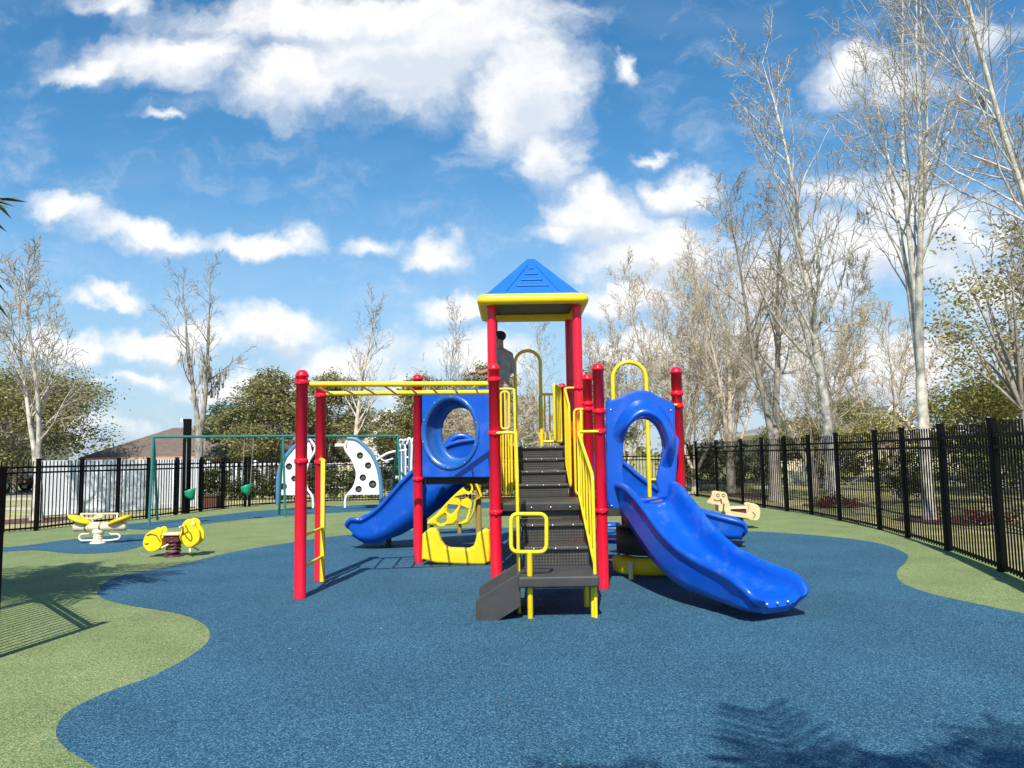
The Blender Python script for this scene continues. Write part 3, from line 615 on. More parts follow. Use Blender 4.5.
def hoodrib(sc_, off): 
    c0 = hp(285, 400); out = []
    for q in arcpx:
        p = hp(*q); out.append(Vector((c0.x+(p.x-c0.x)*sc_, HY+off, c0.z+(p.z-c0.z)*sc_)))
    out = smooth_path(out, 3); k = len(out)-1
    for i, p in enumerate(out):
        f = min(1, i/k/.22, (1-i/k)/.22); f = f*f*(3-2*f); p.y = HY-.03+(p.y-HY+.03)*f if off < -.03 else p.y
    return out
b = MB(); b.grid([hoodrib(.86, .03), hoodrib(.84, -.10), hoodrib(.86, -.20), hoodrib(.92, -.25), hoodrib(1.0, -.24), hoodrib(1.10, -.18), hoodrib(1.20, -.09), hoodrib(1.26, -.04), hoodrib(1.28, -.02)][::-1]); b.build('hood_lip', BLUE, hood)
b = MB()
for q in ((112, 165), (440, 168), (118, 690), (170, 692)): p = hp(*q); b.ball((p.x, HY-.036, p.z), .013, 8, 5)
b.build('bolt', BOLT, hood)

def slide(path, w, rim, skirt, name='slide'):
    """moulded wave slide along the bed points of path: half width w, rim height and depth of the side walls along it"""
    P = smooth_path([Vector(p) for p in path], 10); n = len(P); rows = []
    def at(v, i):
        t = i/(n-1)*(len(v)-1); k = min(int(t), len(v)-2); return v[k]+(v[k+1]-v[k])*(t-k)
    for i, p in enumerate(P):
        d = P[min(i+1, n-1)]-P[max(i-1, 0)]; dh = Vector((d.x, d.y, 0)).normalized(); l = Vector((-dh.y, dh.x, 0)); dn = d.normalized(); up = dn.cross(l); up = up if up.z > 0 else -up
        h, sk = at(rim, i), at(skirt, i); e = (n-1-i)/(n-1); tp = (1+.10*math.exp(-((e-.16)/.09)**2))*(1-.30*max(0, 1-e/.09)**2.2); ww = w*tp
        pr = [(-1.06, -sk), (-1.10, -sk*.4), (-1.13, h*.40), (-1.14, h-.085), (-1.17, h-.07), (-1.255, h-.062), (-1.29, h-.04), (-1.27, h-.012), (-1.20, h), (-1.10, h-.004), (-1.03, h-.03), (-.985, h*.62), (-.94, h*.28), (-.86, .035), (-.72, .008), (-.4, 0), (0, -.002)]
        pr = pr+[(-a, bz) for a, bz in reversed(pr[:-1])]+[(.92, -sk+.03), (.8, -.07), (0, -.075), (-.8, -.07), (-.92, -sk+.03)]
        rows.append([p+l*(-a*ww)+up*bz if bz > -.08 else p+l*(-a*ww)+Vector((0, 0, bz)) for a, bz in pr])
    b = MB(); b.grid(rows, True); k = len(rows[0]); b.add(rows[0], [tuple(range(k))]); b.add(rows[-1], [tuple(range(k))[::-1]])
    return b.build(name, BLUE, PS)
s1 = slide([(1.50, 9.05, .945), (1.50, 8.88, .935), (1.53, 8.70, .88), (1.62, 8.45, .70), (1.75, 8.12, .475), (1.89, 7.80, .33), (2.02, 7.54, .265), (2.14, 7.30, .22), (2.23, 7.12, .20), (2.29, 7.0, .175), (2.32, 6.94, .13)], .27, [.18, .24, .28, .29, .27, .25, .23, .22, .20, .16, .10], [.10, .12, .16, .18, .17, .14, .11, .09, .08, .07, .05])
b = MB(); b.tube([(2.02, 7.6, 0), (2.02, 7.6, .2)], .035, 10); b.build('slide_foot', DARK, PS)
for q in (-.13, .0, .13): b = MB(); b.ball((2.31+q*.85, 6.93+q*.42, .165), .014, 8, 5); b.build('bolt', BOLT, s1)
s2 = slide([(-.28, 12.75, 1.56), (-.55, 12.8, 1.55), (-.9, 12.85, 1.47), (-1.25, 12.9, 1.25), (-1.64, 12.95, .92), (-2.08, 13.0, .50), (-2.38, 13.05, .33), (-2.58, 13.08, .33), (-2.66, 13.09, .28)], .30, [.18, .24, .26, .26, .25, .22, .20, .20, .12], [.12, .3, .5, .6, .58, .36, .22, .12, .08])
for x, z in ((-2.1, .25), (-1.5, .5)): b = MB(); b.tube([(x, 13.0, 0), (x, 13.0, z)], .05, 10); b.build('slide_foot', DARK, PS)
s3 = slide([(.85, 12.75, 1.56), (1.15, 12.7, 1.53), (1.5, 12.65, 1.30), (1.95, 12.6, .92), (2.4, 12.55, .62), (2.9, 12.5, .40), (3.3, 12.45, .30), (3.55, 12.42, .25), (3.64, 12.4, .18)], .30, [.18, .24, .26, .25, .24, .22, .20, .18, .08], [.12, .3, .5, .5, .4, .26, .16, .10, .07])
b = MB(); b.tube([(3.1, 12.45, 0), (3.1, 12.45, .3)], .05, 10); b.build('slide_foot', DARK, PS)
# hoods over the rear slides
for (x, y, sgn) in ((-.42, 12.8, -1), (1.0, 12.72, 1)):
    b = plate([loop2([(-.42, 1.5), (-.42, 2.0), (-.36, 2.22), (-.15, 2.36), (.15, 2.36), (.36, 2.22), (.42, 2.0), (.42, 1.5)], 3), loop2([(-.28, 1.56), (-.29, 1.95), (-.2, 2.13), (0, 2.2), (.2, 2.13), (.29, 1.95), (.28, 1.56)], 3)], .08, (x, y, 0), (0, 1, 0), (0, 0, 1), .02)
    b.build('slide_hood', BLUE, PS)
# blue loop seen through the bubble: end of a low crawl hoop on the rear deck
c0 = pt(461, 456, 12.6); b = MB(); b.tube(arc((c0.x, 12.6, c0.z), (.27, .33), 0, 360, 24)[:-1], .055, 10, closed=True); b.build('crawl_hoop', BLUE, PS)
# under the slide deck: perforated brown panel, a dark drum and a curved yellow bench
UX, UY = 1.66, 9.72
b = MB(); b.grid([[Vector((UX+.36*math.cos(R_(a)), UY+.36*math.sin(R_(a)), z)) for a in range(200, 341, 10)] for z in (.60, .86)]); b.build('perforated_panel', BROWNPERF, PS)
b = MB(); b.lathe((UX, UY, .27), [(.37, 0), (.39, .01), (.39, .31), (.37, .32)], 28); b.build('drum', DARK, PS)
rows = [[Vector((UX+rr*math.cos(R_(a)), UY+rr*math.sin(R_(a)), z)) for a in range(180, 361, 12)] for rr, z in ((.30, .05), (.40, .04), (.44, .07), (.45, .20), (.42, .24), (.26, .245))]
b = MB(); b.grid(rows); bn = b.build('curved_bench', YELP, PS)
for lx in (UX-.28, UX+.28): b = MB(); b.tube([(lx, UY-.40, 0), (lx, UY-.40, .22)], .028, 8); b.build('bench_leg', CREAM, bn)
# stepping pods behind, on a curved dark pole
b = MB(); b.tube(smooth_path([(1.05, 11.6, 0), (1.1, 11.5, .4), (1.25, 11.4, .75), (1.3, 11.3, 1.1)], 5), .03, 8); pod = b.build('pod_climber', DARK, PS)
for (x, y, px_) in ((1.52, 11.3, .73), (1.34, 11.0, .5), (1.28, 10.9, .42), (1.42, 11.2, .25)):
    b = MB(); b.lathe((x, y, px_), [(.10, -.03), (.16, -.02), (.17, .0), (.16, .02), (.05, .03)], 18); b.build('pod_step', BLUE, pod)
# yellow moulded climber leaning on the rear deck
KY = 15.0
kp = lambda x, y: pt(400+x/6.4, 460+y/6.4, KY)
ko = [(165, 412), (230, 350), (300, 270), (380, 180), (420, 118), (480, 116), (500, 160), (528, 235), (490, 260), (480, 330), (440, 400), (400, 412), (372, 404), (420, 380), (440, 310), (444, 262), (410, 262), (376, 340), (345, 412)]
h_a = [(340, 258), (372, 258), (370, 300), (330, 345), (305, 330), (310, 290)]; h_b = [(405, 145), (440, 150), (456, 180), (440, 205), (410, 180)]; h_c = [(240, 385), (262, 362), (290, 350), (300, 385), (280, 405), (250, 405)]
MC = thing('moulded_climber', kp(300, 412)*1.0, 'yellow moulded plastic climber with oval holes on the green rubber beyond the bubble panel', 'climber')
L3 = [[(p.x, p.z) for p in [kp(*q) for q in lp]] for lp in (ko, h_a, h_b, h_c)]
plate([loop2(L3[0], 2)]+[loop2(x, 3) for x in L3[1:]], .14, (0, KY, 0), (1, 0, 0), (0, 0, 1), .04, 3).build('climber_shell', YELP, MC)
zlo = kp(300, 412).z
b = MB(); x0_ = kp(200, 412).x; x1_ = kp(380, 412).x; b.tube([(x0_, KY+.05, 0), (x0_, KY+.05, zlo+.1)], .04, 8); b.tube([(x1_, KY+.05, 0), (x1_, KY+.05, zlo+.06)], .04, 8); b.tube([(kp(500, 250).x, KY+.1, 0), (kp(500, 250).x, KY+.1, kp(500, 160).z)], .06, 10); b.build('climber_leg', mat('tan_post', (.35, .22, .06), .4), MC)

# ------------------------------------------------------------------ swings
TL, TR, T3 = pt(153.5, 437, 18.0), pt(283, 436, 19.7), pt(398, 436, 21.4)
SW = thing('swing_frame', (TL.x, TL.y, 0), 'green painted steel swing frame with one long top bar', 'swing frame')
b = MB(); b.tube([TL, TR, T3], .032, 10); b.build('top_bar', GREENP, SW)
for T, f, bk in ((TL, gp(149, 525.5), gp(157.5, 520.5)), (TR, gp(285.3, 517.3), gp(279, 514.8)), (T3, gp(401, 511), gp(391, 506))):
    for q in (f, bk): b = MB(); b.tube([(T.x, T.y, T.z), (q.x, q.y, 0)], .032, 10); b.build('leg', GREENP, SW)
def swing(px, py, t, label):
    c = TL.lerp(TR, t) if t <= 1 else TR.lerp(T3, t-1); s = pt(px, py, c.y)
    r = thing('toddler_swing', (s.x, s.y, s.z), label, 'swing', 'green bucket swings hanging from the frame')
    b = MB(); rows = []
    for rr, z in ((.03, -.16), (.14, -.14), (.19, -.05), (.20, .06), (.22, .14), (.20, .145), (.17, .06), (.15, -.04), (.03, -.11)):
        rows.append([Vector((s.x+.6*rr*math.cos(2*math.pi*i/16), s.y+.6*rr*math.sin(2*math.pi*i/16), s.z+.72*z*(1+.35*math.cos(2*math.pi*i/16)))) for i in range(16)])
    b.grid(rows, True); b.build('bucket_seat', GREENS, r)
    for d in (-.11, .11):
        b = MB(); b.tube([(s.x+d*.9, s.y+.1*d, s.z+.12), (c.x+d, c.y+.1*d, c.z-.04)], .008, 5); b.build('chain', STEEL, r)
swing(190, 494, .275, 'green bucket swing in front of the white fence beside the black post')
swing(246, 489.5, .72, 'green bucket swing in front of the dark hedge, nearer the climbing panels')

# ------------------------------------------------------------------ climbing frame with white holed panels
AY = 22.5
ap = lambda x, y: pt(280+x/5.12, 360+y/5.12, AY)
AF = thing('climbing_frame', (ap(260, 750).x, AY, 0), 'climbing frame with two white curved panels full of round holes', 'climbing frame')
def apl(q): return [(p.x, p.z) for p in [ap(*k) for k in q]]
pr = [(352, 408), (385, 412), (432, 446), (476, 506), (505, 590), (517, 690), (352, 690), (385, 640), (394, 575), (372, 512), (340, 460)]
hr = [(410, 490, 17), (452, 541, 17), (425, 603, 17), (403, 662, 17), (475, 637, 20)]
pl = [(150, 418), (120, 425), (80, 450), (40, 500), (12, 560), (2, 692), (138, 694), (132, 650), (130, 580), (143, 520), (165, 470)]
hl = [(47, 546, 17), (73, 608, 15), (20, 648, 20), (92, 560, 14), (104, 660, 15)]
for out, hs in ((pr, hr), (pl, hl)):
    loops = [apl(out)]
    for (x, y, r) in hs: c = ap(x, y); loops.append(ell(c.x, c.z, r/5.12*AY/FPX, r/5.12*AY/FPX*1.0, 16))
    o = plate(loops, .06, (0, AY, 0), (1, 0, 0), (0, 0, 1), .012).build('climbing_panel', WHITEP, AF)
    for (x, y, r) in hs:
        c = ap(x, y); rr = r/5.12*AY/FPX; b = MB(); b.lathe((0, 0, 0), [(rr*1.02, 0), (rr*1.0, .012)], 14); b.v = [(c.x+p[0], AY+.035+p[2], c.z+p[1]) for p in b.v]; b.build('hole_cap', HOLE, o)
def tub(q, r, m, nm): b = MB(); b.tube(smooth_path([ap(*k) for k in q], 5), r, 9); return b.build(nm, m, AF)
tub([(345, 402), (390, 408), (440, 448), (485, 510), (512, 600), (520, 745)], .065, SLATE, 'arch_frame')
tub([(150, 412), (100, 425), (55, 465), (15, 520), (-8, 600), (-10, 745)], .065, SLATE, 'arch_frame')
tub([(352, 402), (332, 450), (370, 512), (394, 580), (378, 650), (338, 700), (333, 755)], .035, WHITEP, 'handrail')
tub([(152, 405), (180, 455), (148, 520), (132, 590), (138, 655), (166, 700), (169, 758)], .035, WHITEP, 'handrail')
tub([(475, 525), (520, 495), (565, 473), (650, 460)], .035, WHITEP, 'handrail')
tub([(500, 480), (530, 515), (580, 505)], .02, WHITEP, 'handrail')
for x in (620, 642): tub([(x, 650), (x, 455), (x-14, 430), (x-2, 408), (x+12, 415), (x+6, 432)], .028, WHITEP, 'curl_post')
for x in (676, 700): tub([(x-8, 640), (x-2, 470), (x-4, 415), (x-16, 400), (x-22, 415)], .032, WHITEP, 'curl_post')
for x in (618, 632, 660): tub([(x, 742), (x, 560), (x+3, 420)], .03, SLATE, 'arch_frame')

# ------------------------------------------------------------------ spring toys and the seesaw
g = gp(174, 556.5); BYY = g.y
BR = thing('spring_rider', (g.x, g.y, 0), 'yellow bird-shaped spring rider with a maroon spring on green rubber', 'spring rider')
bp2 = lambda x, y, Y=BYY: pt(140+x/12.8, 500+y/12.8, Y)
def bl(q, Y=BYY): return [(p.x, p.z) for p in [bp2(*k) for k in q]]
head = [(600, 560), (550, 500), (540, 430), (565, 370), (575, 310), (610, 260), (660, 236), (715, 250), (745, 290), (748, 335), (785, 390), (800, 450), (785, 520), (740, 560), (690, 590), (640, 590)]
tail = [(85, 500), (110, 440), (170, 390), (230, 365), (262, 345), (300, 352), (322, 385), (316, 425), (300, 470), (320, 540), (300, 600), (230, 645), (160, 650), (110, 620), (78, 560)]
for i, (o_, nm) in enumerate(((head, 'front_panel'), (tail, 'rear_panel'))):
    for dy in (-.09, .09):
        plate([loop2(bl(o_), 3)], .04, (0, BYY+dy, 0), (1, 0, 0), (0, 0, 1), .012).build(nm, YELP, BR)
LINE = mat('engraved_line', (.16, .12, .01), .5)
b = MB()
for q in ([(615, 310), (640, 350), (655, 390), (610, 420), (640, 470), (690, 515), (705, 480), (690, 420), (655, 390)], [(110, 552), (155, 545)], [(590, 400), (560, 470), (590, 550)], [(130, 440), (190, 425), (250, 440), (300, 520)]):
    b.tube([Vector((p.x, BYY-.115, p.z)) for p in [bp2(*k) for k in q]], .009, 6)
b.build('engraving', LINE, BR)
c = bp2(712, 300); b = MB(); b.ball((c.x, BYY-.112, c.z), (.03, .012, .03)); b.build('eye', mat('pale_yellow', (.85, .78, .45), .4), BR)
a, c = bp2(325, 430), bp2(545, 430); b = MB(); b.box((a.x, BYY-.14, a.z-.02), (c.x, BYY+.14, a.z+.015)); b.build('seat', CREAM, BR, bevel=.01)
b = MB(); b.box((a.x+.02, BYY-.11, a.z-.12), (c.x-.02, BYY+.11, a.z-.025)); b.box((a.x+.06, BYY-.09, a.z-.24), (c.x-.06, BYY+.09, a.z-.13)); b.build('seat_base', MAROON, BR)
cxs = (a.x+c.x)/2; b = MB(); b.tube([Vector((cxs+.10*math.cos(2*math.pi*i/14), BYY+.10*math.sin(2*math.pi*i/14), .03+.28*i/(14*5))) for i in range(14*5+1)], .018, 7); b.build('spring', MAROON, BR)
b = MB(); b.lathe((cxs, BYY, 0), [(.15, 0), (.15, .02), (.13, .03)], 18); b.build('base_plate', MAROON, BR)
b = MB(); p0, p1 = bp2(640, 575), bp2(695, 655); b.tube([(p0.x, BYY, p0.z), (p1.x, BYY-.16, p1.z)], .018, 8); b.tube([(p0.x, BYY, p0.z), (p1.x, BYY+.16, p1.z)], .018, 8); p0, p1 = bp2(330, 600), bp2(400, 560); b.tube([(p0.x, BYY-.15, p0.z), (p1.x, BYY-.1, p1.z)], .016, 8); b.tube([(p0.x, BYY+.15, p0.z), (p1.x, BYY+.1, p1.z)], .016, 8); b.build('foot_peg', CREAM, BR)
b = MB(); p0 = bp2(600, 330); b.tube([(p0.x-.02, BYY-.22, p0.z), (p0.x-.02, BYY+.22, p0.z)], .016, 8); b.build('handle', CREAM, BR)

g = gp(100, 543.5); SY = g.y
SS = thing('spring_seesaw', (g.x, g.y, 0), 'cream seesaw on springs with two round yellow backrests at the blue patch', 'seesaw')
sp_ = lambda x, y, Y=SY: pt(60+x/12.8, 495+y/12.8, Y)
a, c = sp_(180, 410), sp_(855, 400)
b = MB(); b.tube([a, a.lerp(c, .02), a.lerp(c, .98), c], [.05, .085, .085, .05], 14); b.build('beam', CREAM, SS)
for q in (345, 530): x = sp_(q, 405); b = MB(); d = (c-a).normalized(); b.tube([x-d*.015, x+d*.015], .092, 14); b.build('beam_collar', mat('brown_collar', (.25, .14, .06), .5), SS)
for (q0, q1, mt, tilt) in (((262, 318), (100, 60), YELP, .35), ((765, 325), (105, 62), mat('amber_plastic', (.75, .42, .01), .4), -.35)):
    p = sp_(*q0); b = MB(); rows = []
    for rr, z in ((.02, .03), (.13, .05), (.20, .03), (.215, 0), (.20, -.03), (.02, -.05)):
        rows.append([p+Vector((rr*math.cos(2*math.pi*i/20), rr*math.sin(2*math.pi*i/20)*.8, z+rr*math.cos(2*math.pi*i/20)*-tilt)) for i in range(20)])
    b.grid(rows, True); b.build('seat', mt, SS)
b = MB(); b.tube([sp_(430, 370), sp_(410, 300), sp_(470, 265), sp_(560, 265)], .016, 8); b.tube(smooth_path([sp_(340, 300), sp_(430, 300), sp_(500, 260), sp_(545, 275), sp_(500, 290), sp_(440, 300)], 4), .015, 8); b.tube([sp_(270, 245, SY+.3), sp_(740, 240, SY+.3)], .02, 8); b.tube([sp_(740, 240, SY+.3), sp_(700, 400, SY)], .018, 8); b.tube([sp_(270, 245, SY+.3), sp_(330, 400, SY)], .018, 8); b.build('handle', CREAM, SS)
p = sp_(490, 470); b = MB(); b.ball(p, (.11, .10, .07), 12, 8); b.build('hub', CREAM2, SS)
b = MB(); b.tube([Vector((p.x+.07*math.cos(2*math.pi*i/12), SY+.07*math.sin(2*math.pi*i/12), .02+(p.z-.06)*i/60)) for i in range(61)], .017, 7); b.build('spring', CREAM2, SS)
b = MB(); b.lathe((p.x, SY, 0), [(.14, 0), (.14, .02), (.12, .03)], 18); b.build('base_plate', CREAM2, SS)
b = MB()
lf = [sp_(370, 450), sp_(380, 495), sp_(270, 500), sp_(235, 545), sp_(270, 585), sp_(440, 580), sp_(520, 560)]; rt = [sp_(640, 450), sp_(640, 500), sp_(740, 498), sp_(775, 530), sp_(750, 565), sp_(600, 585), sp_(500, 580)]
b.tube(fillet(lf, .06, 4), .018, 8); b.tube(fillet(rt, .06, 4), .018, 8); b.build('foot_rest', CREAM2, SS)

g = gp(737, 527); DY = 15.2
DG = thing('spring_rider', (pt(735, 520, DY).x, DY, 0), 'cream dog-shaped spring rider on green rubber behind the rear blue slide', 'spring rider')
dp = lambda x, y: pt(700+x/12.8, 480+y/12.8, DY)
dl = lambda q: [(p.x, p.z) for p in [dp(*k) for k in q]]
hd = [(110, 280), (150, 235), (168, 190), (170, 155), (205, 140), (240, 145), (265, 150), (300, 155), (322, 185), (330, 230), (352, 290), (368, 370), (365, 410), (290, 405), (285, 330), (270, 290), (265, 395), (215, 390), (215, 320), (150, 310), (118, 305)]
tl = [(585, 300), (640, 290), (700, 310), (735, 345), (745, 410), (735, 475), (700, 512), (630, 505), (530, 490), (500, 460), (575, 430), (590, 400), (600, 350)]
for q, nm in ((hd, 'front_panel'), (tl, 'rear_panel')):
    for dy in (-.12, .12): plate([loop2(dl(q), 2)], .04, (0, DY+dy, 0), (1, 0, 0), (0, 0, 1), .01).build(nm, TANC, DG)
a, c = dp(365, 352), dp(585, 352); b = MB(); b.box((a.x, DY-.13, a.z-.02), (c.x, DY+.13, a.z+.02)); b.build('seat', CREAM, DG)
b = MB(); b.box((a.x+.05, DY-.1, a.z-.2), (c.x-.02, DY+.1, a.z-.03)); b.build('seat_base', MAROON, DG)
e0, e1 = dp(300, 410), dp(600, 455); b = MB(); b.beam((e0.x, DY-.15, e0.z), (e1.x, DY-.15, e1.z), .03, .09); b.beam((e0.x, DY+.15, e0.z), (e1.x, DY+.15, e1.z), .03, .09); b.build('side_rail', TANC, DG)
b = MB(); cx_ = (a.x+c.x)/2; b.tube([Vector((cx_+.1*math.cos(2*math.pi*i/14), DY+.1*math.sin(2*math.pi*i/14), .02+(a.z-.2)*i/70)) for i in range(71)], .018, 7); b.build('spring', MAROON, DG)
b = MB()
for q in ((205, 190), (275, 190)):
    p = dp(*q); b.tube(arc((p.x, DY-.145, p.z), .028, 0, 360, 12)[:-1], .007, 5, closed=True)
for q in ([(290, 300), (275, 340), (270, 390)], [(640, 400), (680, 440), (650, 480)], [(150, 240), (190, 260), (235, 250)]): b.tube([Vector((p.x, DY-.145, p.z)) for p in [dp(*k) for k in q]], .008, 5)
b.build('engraving', mat('brown_line', (.2, .13, .06), .5), DG)
b = MB(); q = dp(240, 230); b.tube([(q.x, DY-.22, q.z), (q.x, DY+.22, q.z)], .016, 8); b.build('handle', CREAM, DG)

# ------------------------------------------------------------------ person on the top deck (seen from behind)
def skin_mesh(verts, edges, radii, levels=2):
    me = bpy.data.meshes.new('sk'); me.from_pydata(verts, edges, []); o = bpy.data.objects.new('sk', me); COL.objects.link(o)
    sk = o.modifiers.new('s', 'SKIN'); sk.use_smooth_shade = True; o.modifiers.new('ss', 'SUBSURF').levels = levels
    for d, r in zip(me.skin_vertices[0].data, radii): d.radius = r if isinstance(r, tuple) else (r, r)
    me.skin_vertices[0].data[0].use_root = True
    bpy.context.view_layer.update(); r = bpy.data.meshes.new_from_object(o.evaluated_get(bpy.context.evaluated_depsgraph_get()))
    bpy.data.objects.remove(o); bpy.data.meshes.remove(me); return r
def person(x, y, z, heading, label):
    root = thing('person', (x, y, z), label, 'person')
    M = Matrix.Translation((x, y, z)) @ Matrix.Rotation(heading, 4, 'Z')      # local +Y is where he faces
    B = lambda vs, es, rs, lv=2: MB().mesh(skin_mesh(vs, es, rs, lv), M)
    V = [(0, 0, .92), (0, -.005, 1.06), (0, -.01, 1.24), (0, -.01, 1.38), (0, 0, 1.47), (0, .015, 1.55), (0, .03, 1.645), (0, .03, 1.70),
         (.09, 0, .88), (.10, .01, .50), (.10, -.02, .09), (.11, .11, .045), (-.09, 0, .88), (-.10, .01, .50), (-.10, -.02, .09), (-.11, .11, .045),
         (.19, -.01, 1.39), (.235, -.03, 1.14), (.20, .20, 1.06), (.17, .27, 1.07), (-.19, -.01, 1.39), (-.235, -.03, 1.14), (-.22, .20, 1.10), (-.20, .27, 1.12)]
    E = [(0, 1), (1, 2), (2, 3), (3, 4), (4, 5), (5, 6), (6, 7), (0, 8), (8, 9), (9, 10), (10, 11), (0, 12), (12, 13), (13, 14), (14, 15), (3, 16), (16, 17), (17, 18), (18, 19), (3, 20), (20, 21), (21, 22), (22, 23)]
    Rr = [(.15, .10), (.145, .10), (.155, .105), (.15, .095), (.06, .055), (.056, .056), (.080, .098), (.068, .08), .085, .06, .042, .035, .085, .06, .042, .035, .065, .046, .035, .03, .065, .046, .035, .03]
    body = B(V, E, Rr)
    # fingers rooted in the palms
    for s, (wx, wy, wz) in ((1, (.17, .27, 1.07)), (-1, (-.20, .27, 1.12))):
        vs, es = [(wx, wy-.01, wz), (wx, wy+.05, wz)], [(0, 1)]; rs = [.028, (.034, .02)]
        for k, (dx, ln) in enumerate(((-.028, .068), (-.010, .078), (.010, .074), (.027, .058))):
            n = len(vs); vs += [(wx+dx, wy+.085, wz), (wx+dx*1.1, wy+.085+ln*.5, wz-.012), (wx+dx*1.1, wy+.085+ln*.8, wz-.04)]; es += [(1, n), (n, n+1), (n+1, n+2)]; rs += [.0095, .009, .0075]
        n = len(vs); vs += [(wx-s*.04, wy+.035, wz+.008), (wx-s*.055, wy+.075, wz-.005)]; es += [(0, n), (n, n+1)]; rs += [.012, .0095]
        body.mesh(skin_mesh(vs, es, rs, 1), M)
    # ears, nose
    f = MB()
    f.ball((.086, .02, 1.635), (.014, .028, .036), 8, 6); f.ball((-.086, .02, 1.635), (.014, .028, .036), 8, 6); f.ball((0, .135, 1.63), (.014, .022, .024), 8, 6); f.ball((0, .118, 1.59), (.028, .012, .009), 8, 6)
    k = len(body.v); body.v.extend([tuple(M @ Vector(p)) for p in f.v]); body.f.extend([tuple(i+k for i in q) for q in f.f]); body.sm.extend(f.sm)
    bo = body.build('body', SKIN, root)
    e = MB(); e.ball((.032, .112, 1.655), .011, 8, 6); e.ball((-.032, .112, 1.655), .011, 8, 6); e.v = [tuple(M @ Vector(p)) for p in e.v]; e.build('eye', HAIR, bo)
    sv = [(0, 0, .95), (0, -.005, 1.08), (0, -.01, 1.24), (0, -.012, 1.37), (0, 0, 1.445), (.20, -.01, 1.385), (.245, -.03, 1.20), (.25, -.025, 1.10), (-.20, -.01, 1.385), (-.245, -.03, 1.20), (-.25, -.025, 1.10)]
    se = [(0, 1), (1, 2), (2, 3), (3, 4), (3, 5), (5, 6), (6, 7), (3, 8), (8, 9), (9, 10)]
    B(sv, se, [(.185, .135), (.175, .125), (.182, .13), (.175, .115), (.075, .07), .085, .075, .072, .085, .075, .072]).build('shirt', SHIRT, root)
    tv = [(0, 0, .98), (0, 0, .90), (.095, 0, .82), (.105, .005, .50), (.105, -.015, .10), (-.095, 0, .82), (-.105, .005, .50), (-.105, -.015, .10)]
    B(tv, [(0, 1), (1, 2), (2, 3), (3, 4), (1, 5), (5, 6), (6, 7)], [(.165, .12), (.17, .125), .105, .082, .072, .105, .082, .072]).build('trousers', KHAKI, root)
    for s in (-1, 1): B([(s*.105, -.06, .045), (s*.108, .04, .05), (s*.112, .15, .035)], [(0, 1), (1, 2)], [.045, .048, .04]).build('shoe', SHOE, root)
    h = MB(); h.ball((0, .010, 1.665), (.084, .104, .080), 20, 14)
    h.v = [tuple(M @ Vector((p[0], p[1], max(p[2], 1.585+max(0, p[1]+.02)*1.15)))) for p in h.v]; h.build('hair', HAIR, root)
    return root
person(-.165, 11.45, ZT, R_(58), 'man in a grey T-shirt and khaki trousers standing on the roofed deck')

# ------------------------------------------------------------------ houses, white fences, cars
def house(loc, w, d, h, rh, wall, roof, label, over=.5, windows=(), rot=0., gable=None, ridge=.4):
    x, y = loc; root = thing('house', (x, y, 0), label, 'house')
    M = Matrix.Translation((x, y, 0)) @ Matrix.Rotation(rot, 4, 'Z')
    def P(b): b.v = [tuple(M @ Vector(p)) for p in b.v]; return b
    b = MB(); b.box((-w/2, -d/2, 0), (w/2, d/2, h)); P(b).build('wall', wall, root)
    b = MB(); a, c = w/2+over, d/2+over; r = max(w/2-d/2*.9, .3)*1.0 if w > d else .3
    r = w*ridge/2
    vs = [(-a, -c, h), (a, -c, h), (a, c, h), (-a, c, h), (-r, 0, h+rh), (r, 0, h+rh), (-a, -c, h-.18), (a, -c, h-.18), (a, c, h-.18), (-a, c, h-.18)]
    b.add(vs, [(0, 1, 5, 4), (1, 2, 5), (2, 3, 4, 5), (3, 0, 4)]); rf = P(b).build('roof', roof, root)
    b = MB(); b.add(vs, [(6, 9, 8, 7), (0, 6, 7, 1), (1, 7, 8, 2), (2, 8, 9, 3), (3, 9, 6, 0)]); P(b).build('eave', TRIMW if wall is not TAN else wall, rf)
    for (wx, wz, ww, wh) in windows:
        b = MB(); b.box((wx-ww/2-.08, -d/2-.05, wz-.08), (wx+ww/2+.08, -d/2-.003, wz+wh+.08)); o = P(b).build('window', TRIMW, root)
        b = MB(); b.box((wx-ww/2, -d/2-.07, wz), (wx+ww/2, -d/2-.053, wz+wh)); P(b).build('pane', GLASS, o)
    if gable:
        gx, gw, gz, gh, gd, gm = gable; b = MB()
        vs = [(gx-gw/2, -d/2-gd, 0), (gx+gw/2, -d/2-gd, 0), (gx+gw/2, -d/2-gd, gz), (gx, -d/2-gd, gz+gh), (gx-gw/2, -d/2-gd, gz)]
        vs += [(p[0], -d/2+2.5, p[2]) for p in vs]
        b.add(vs, [(0, 1, 2, 3, 4), (1, 6, 7, 2), (0, 4, 9, 5)]); P(b).build('gable', gm, root)
        b = MB(); n = Vector((gw/2, 0, gh)).normalized()
        for s in (-1, 1):
            e0, e1 = Vector((gx+s*(gw/2+.3), 0, gz-.25)), Vector((gx, 0, gz+gh+.05))
            q = []
            for yy in (-d/2-gd-.25, -d/2+2.5):
                for dz in (0, .14):
                    q += [Vector((e0.x, yy, e0.z+dz)), Vector((e1.x, yy, e1.z+dz))]
            b.hexa([q[0], q[1], q[5], q[4], q[2], q[3], q[7], q[6]])
        P(b).build('gable_roof', roof, root)
        b = MB()
        for s in (-1, 1):
            e0, e1 = Vector((gx+s*(gw/2+.3), -d/2-gd-.28, gz-.2)), Vector((gx, -d/2-gd-.28, gz+gh+.1)); b.beam(e0, e1, .05, .24, (0, 0, 1))
        P(b).build('gable_trim', TRIMW, root)
    return root
Y1 = 42.
e = pt(78, 459, Y1); k = pt(150, 430, Y1+4)
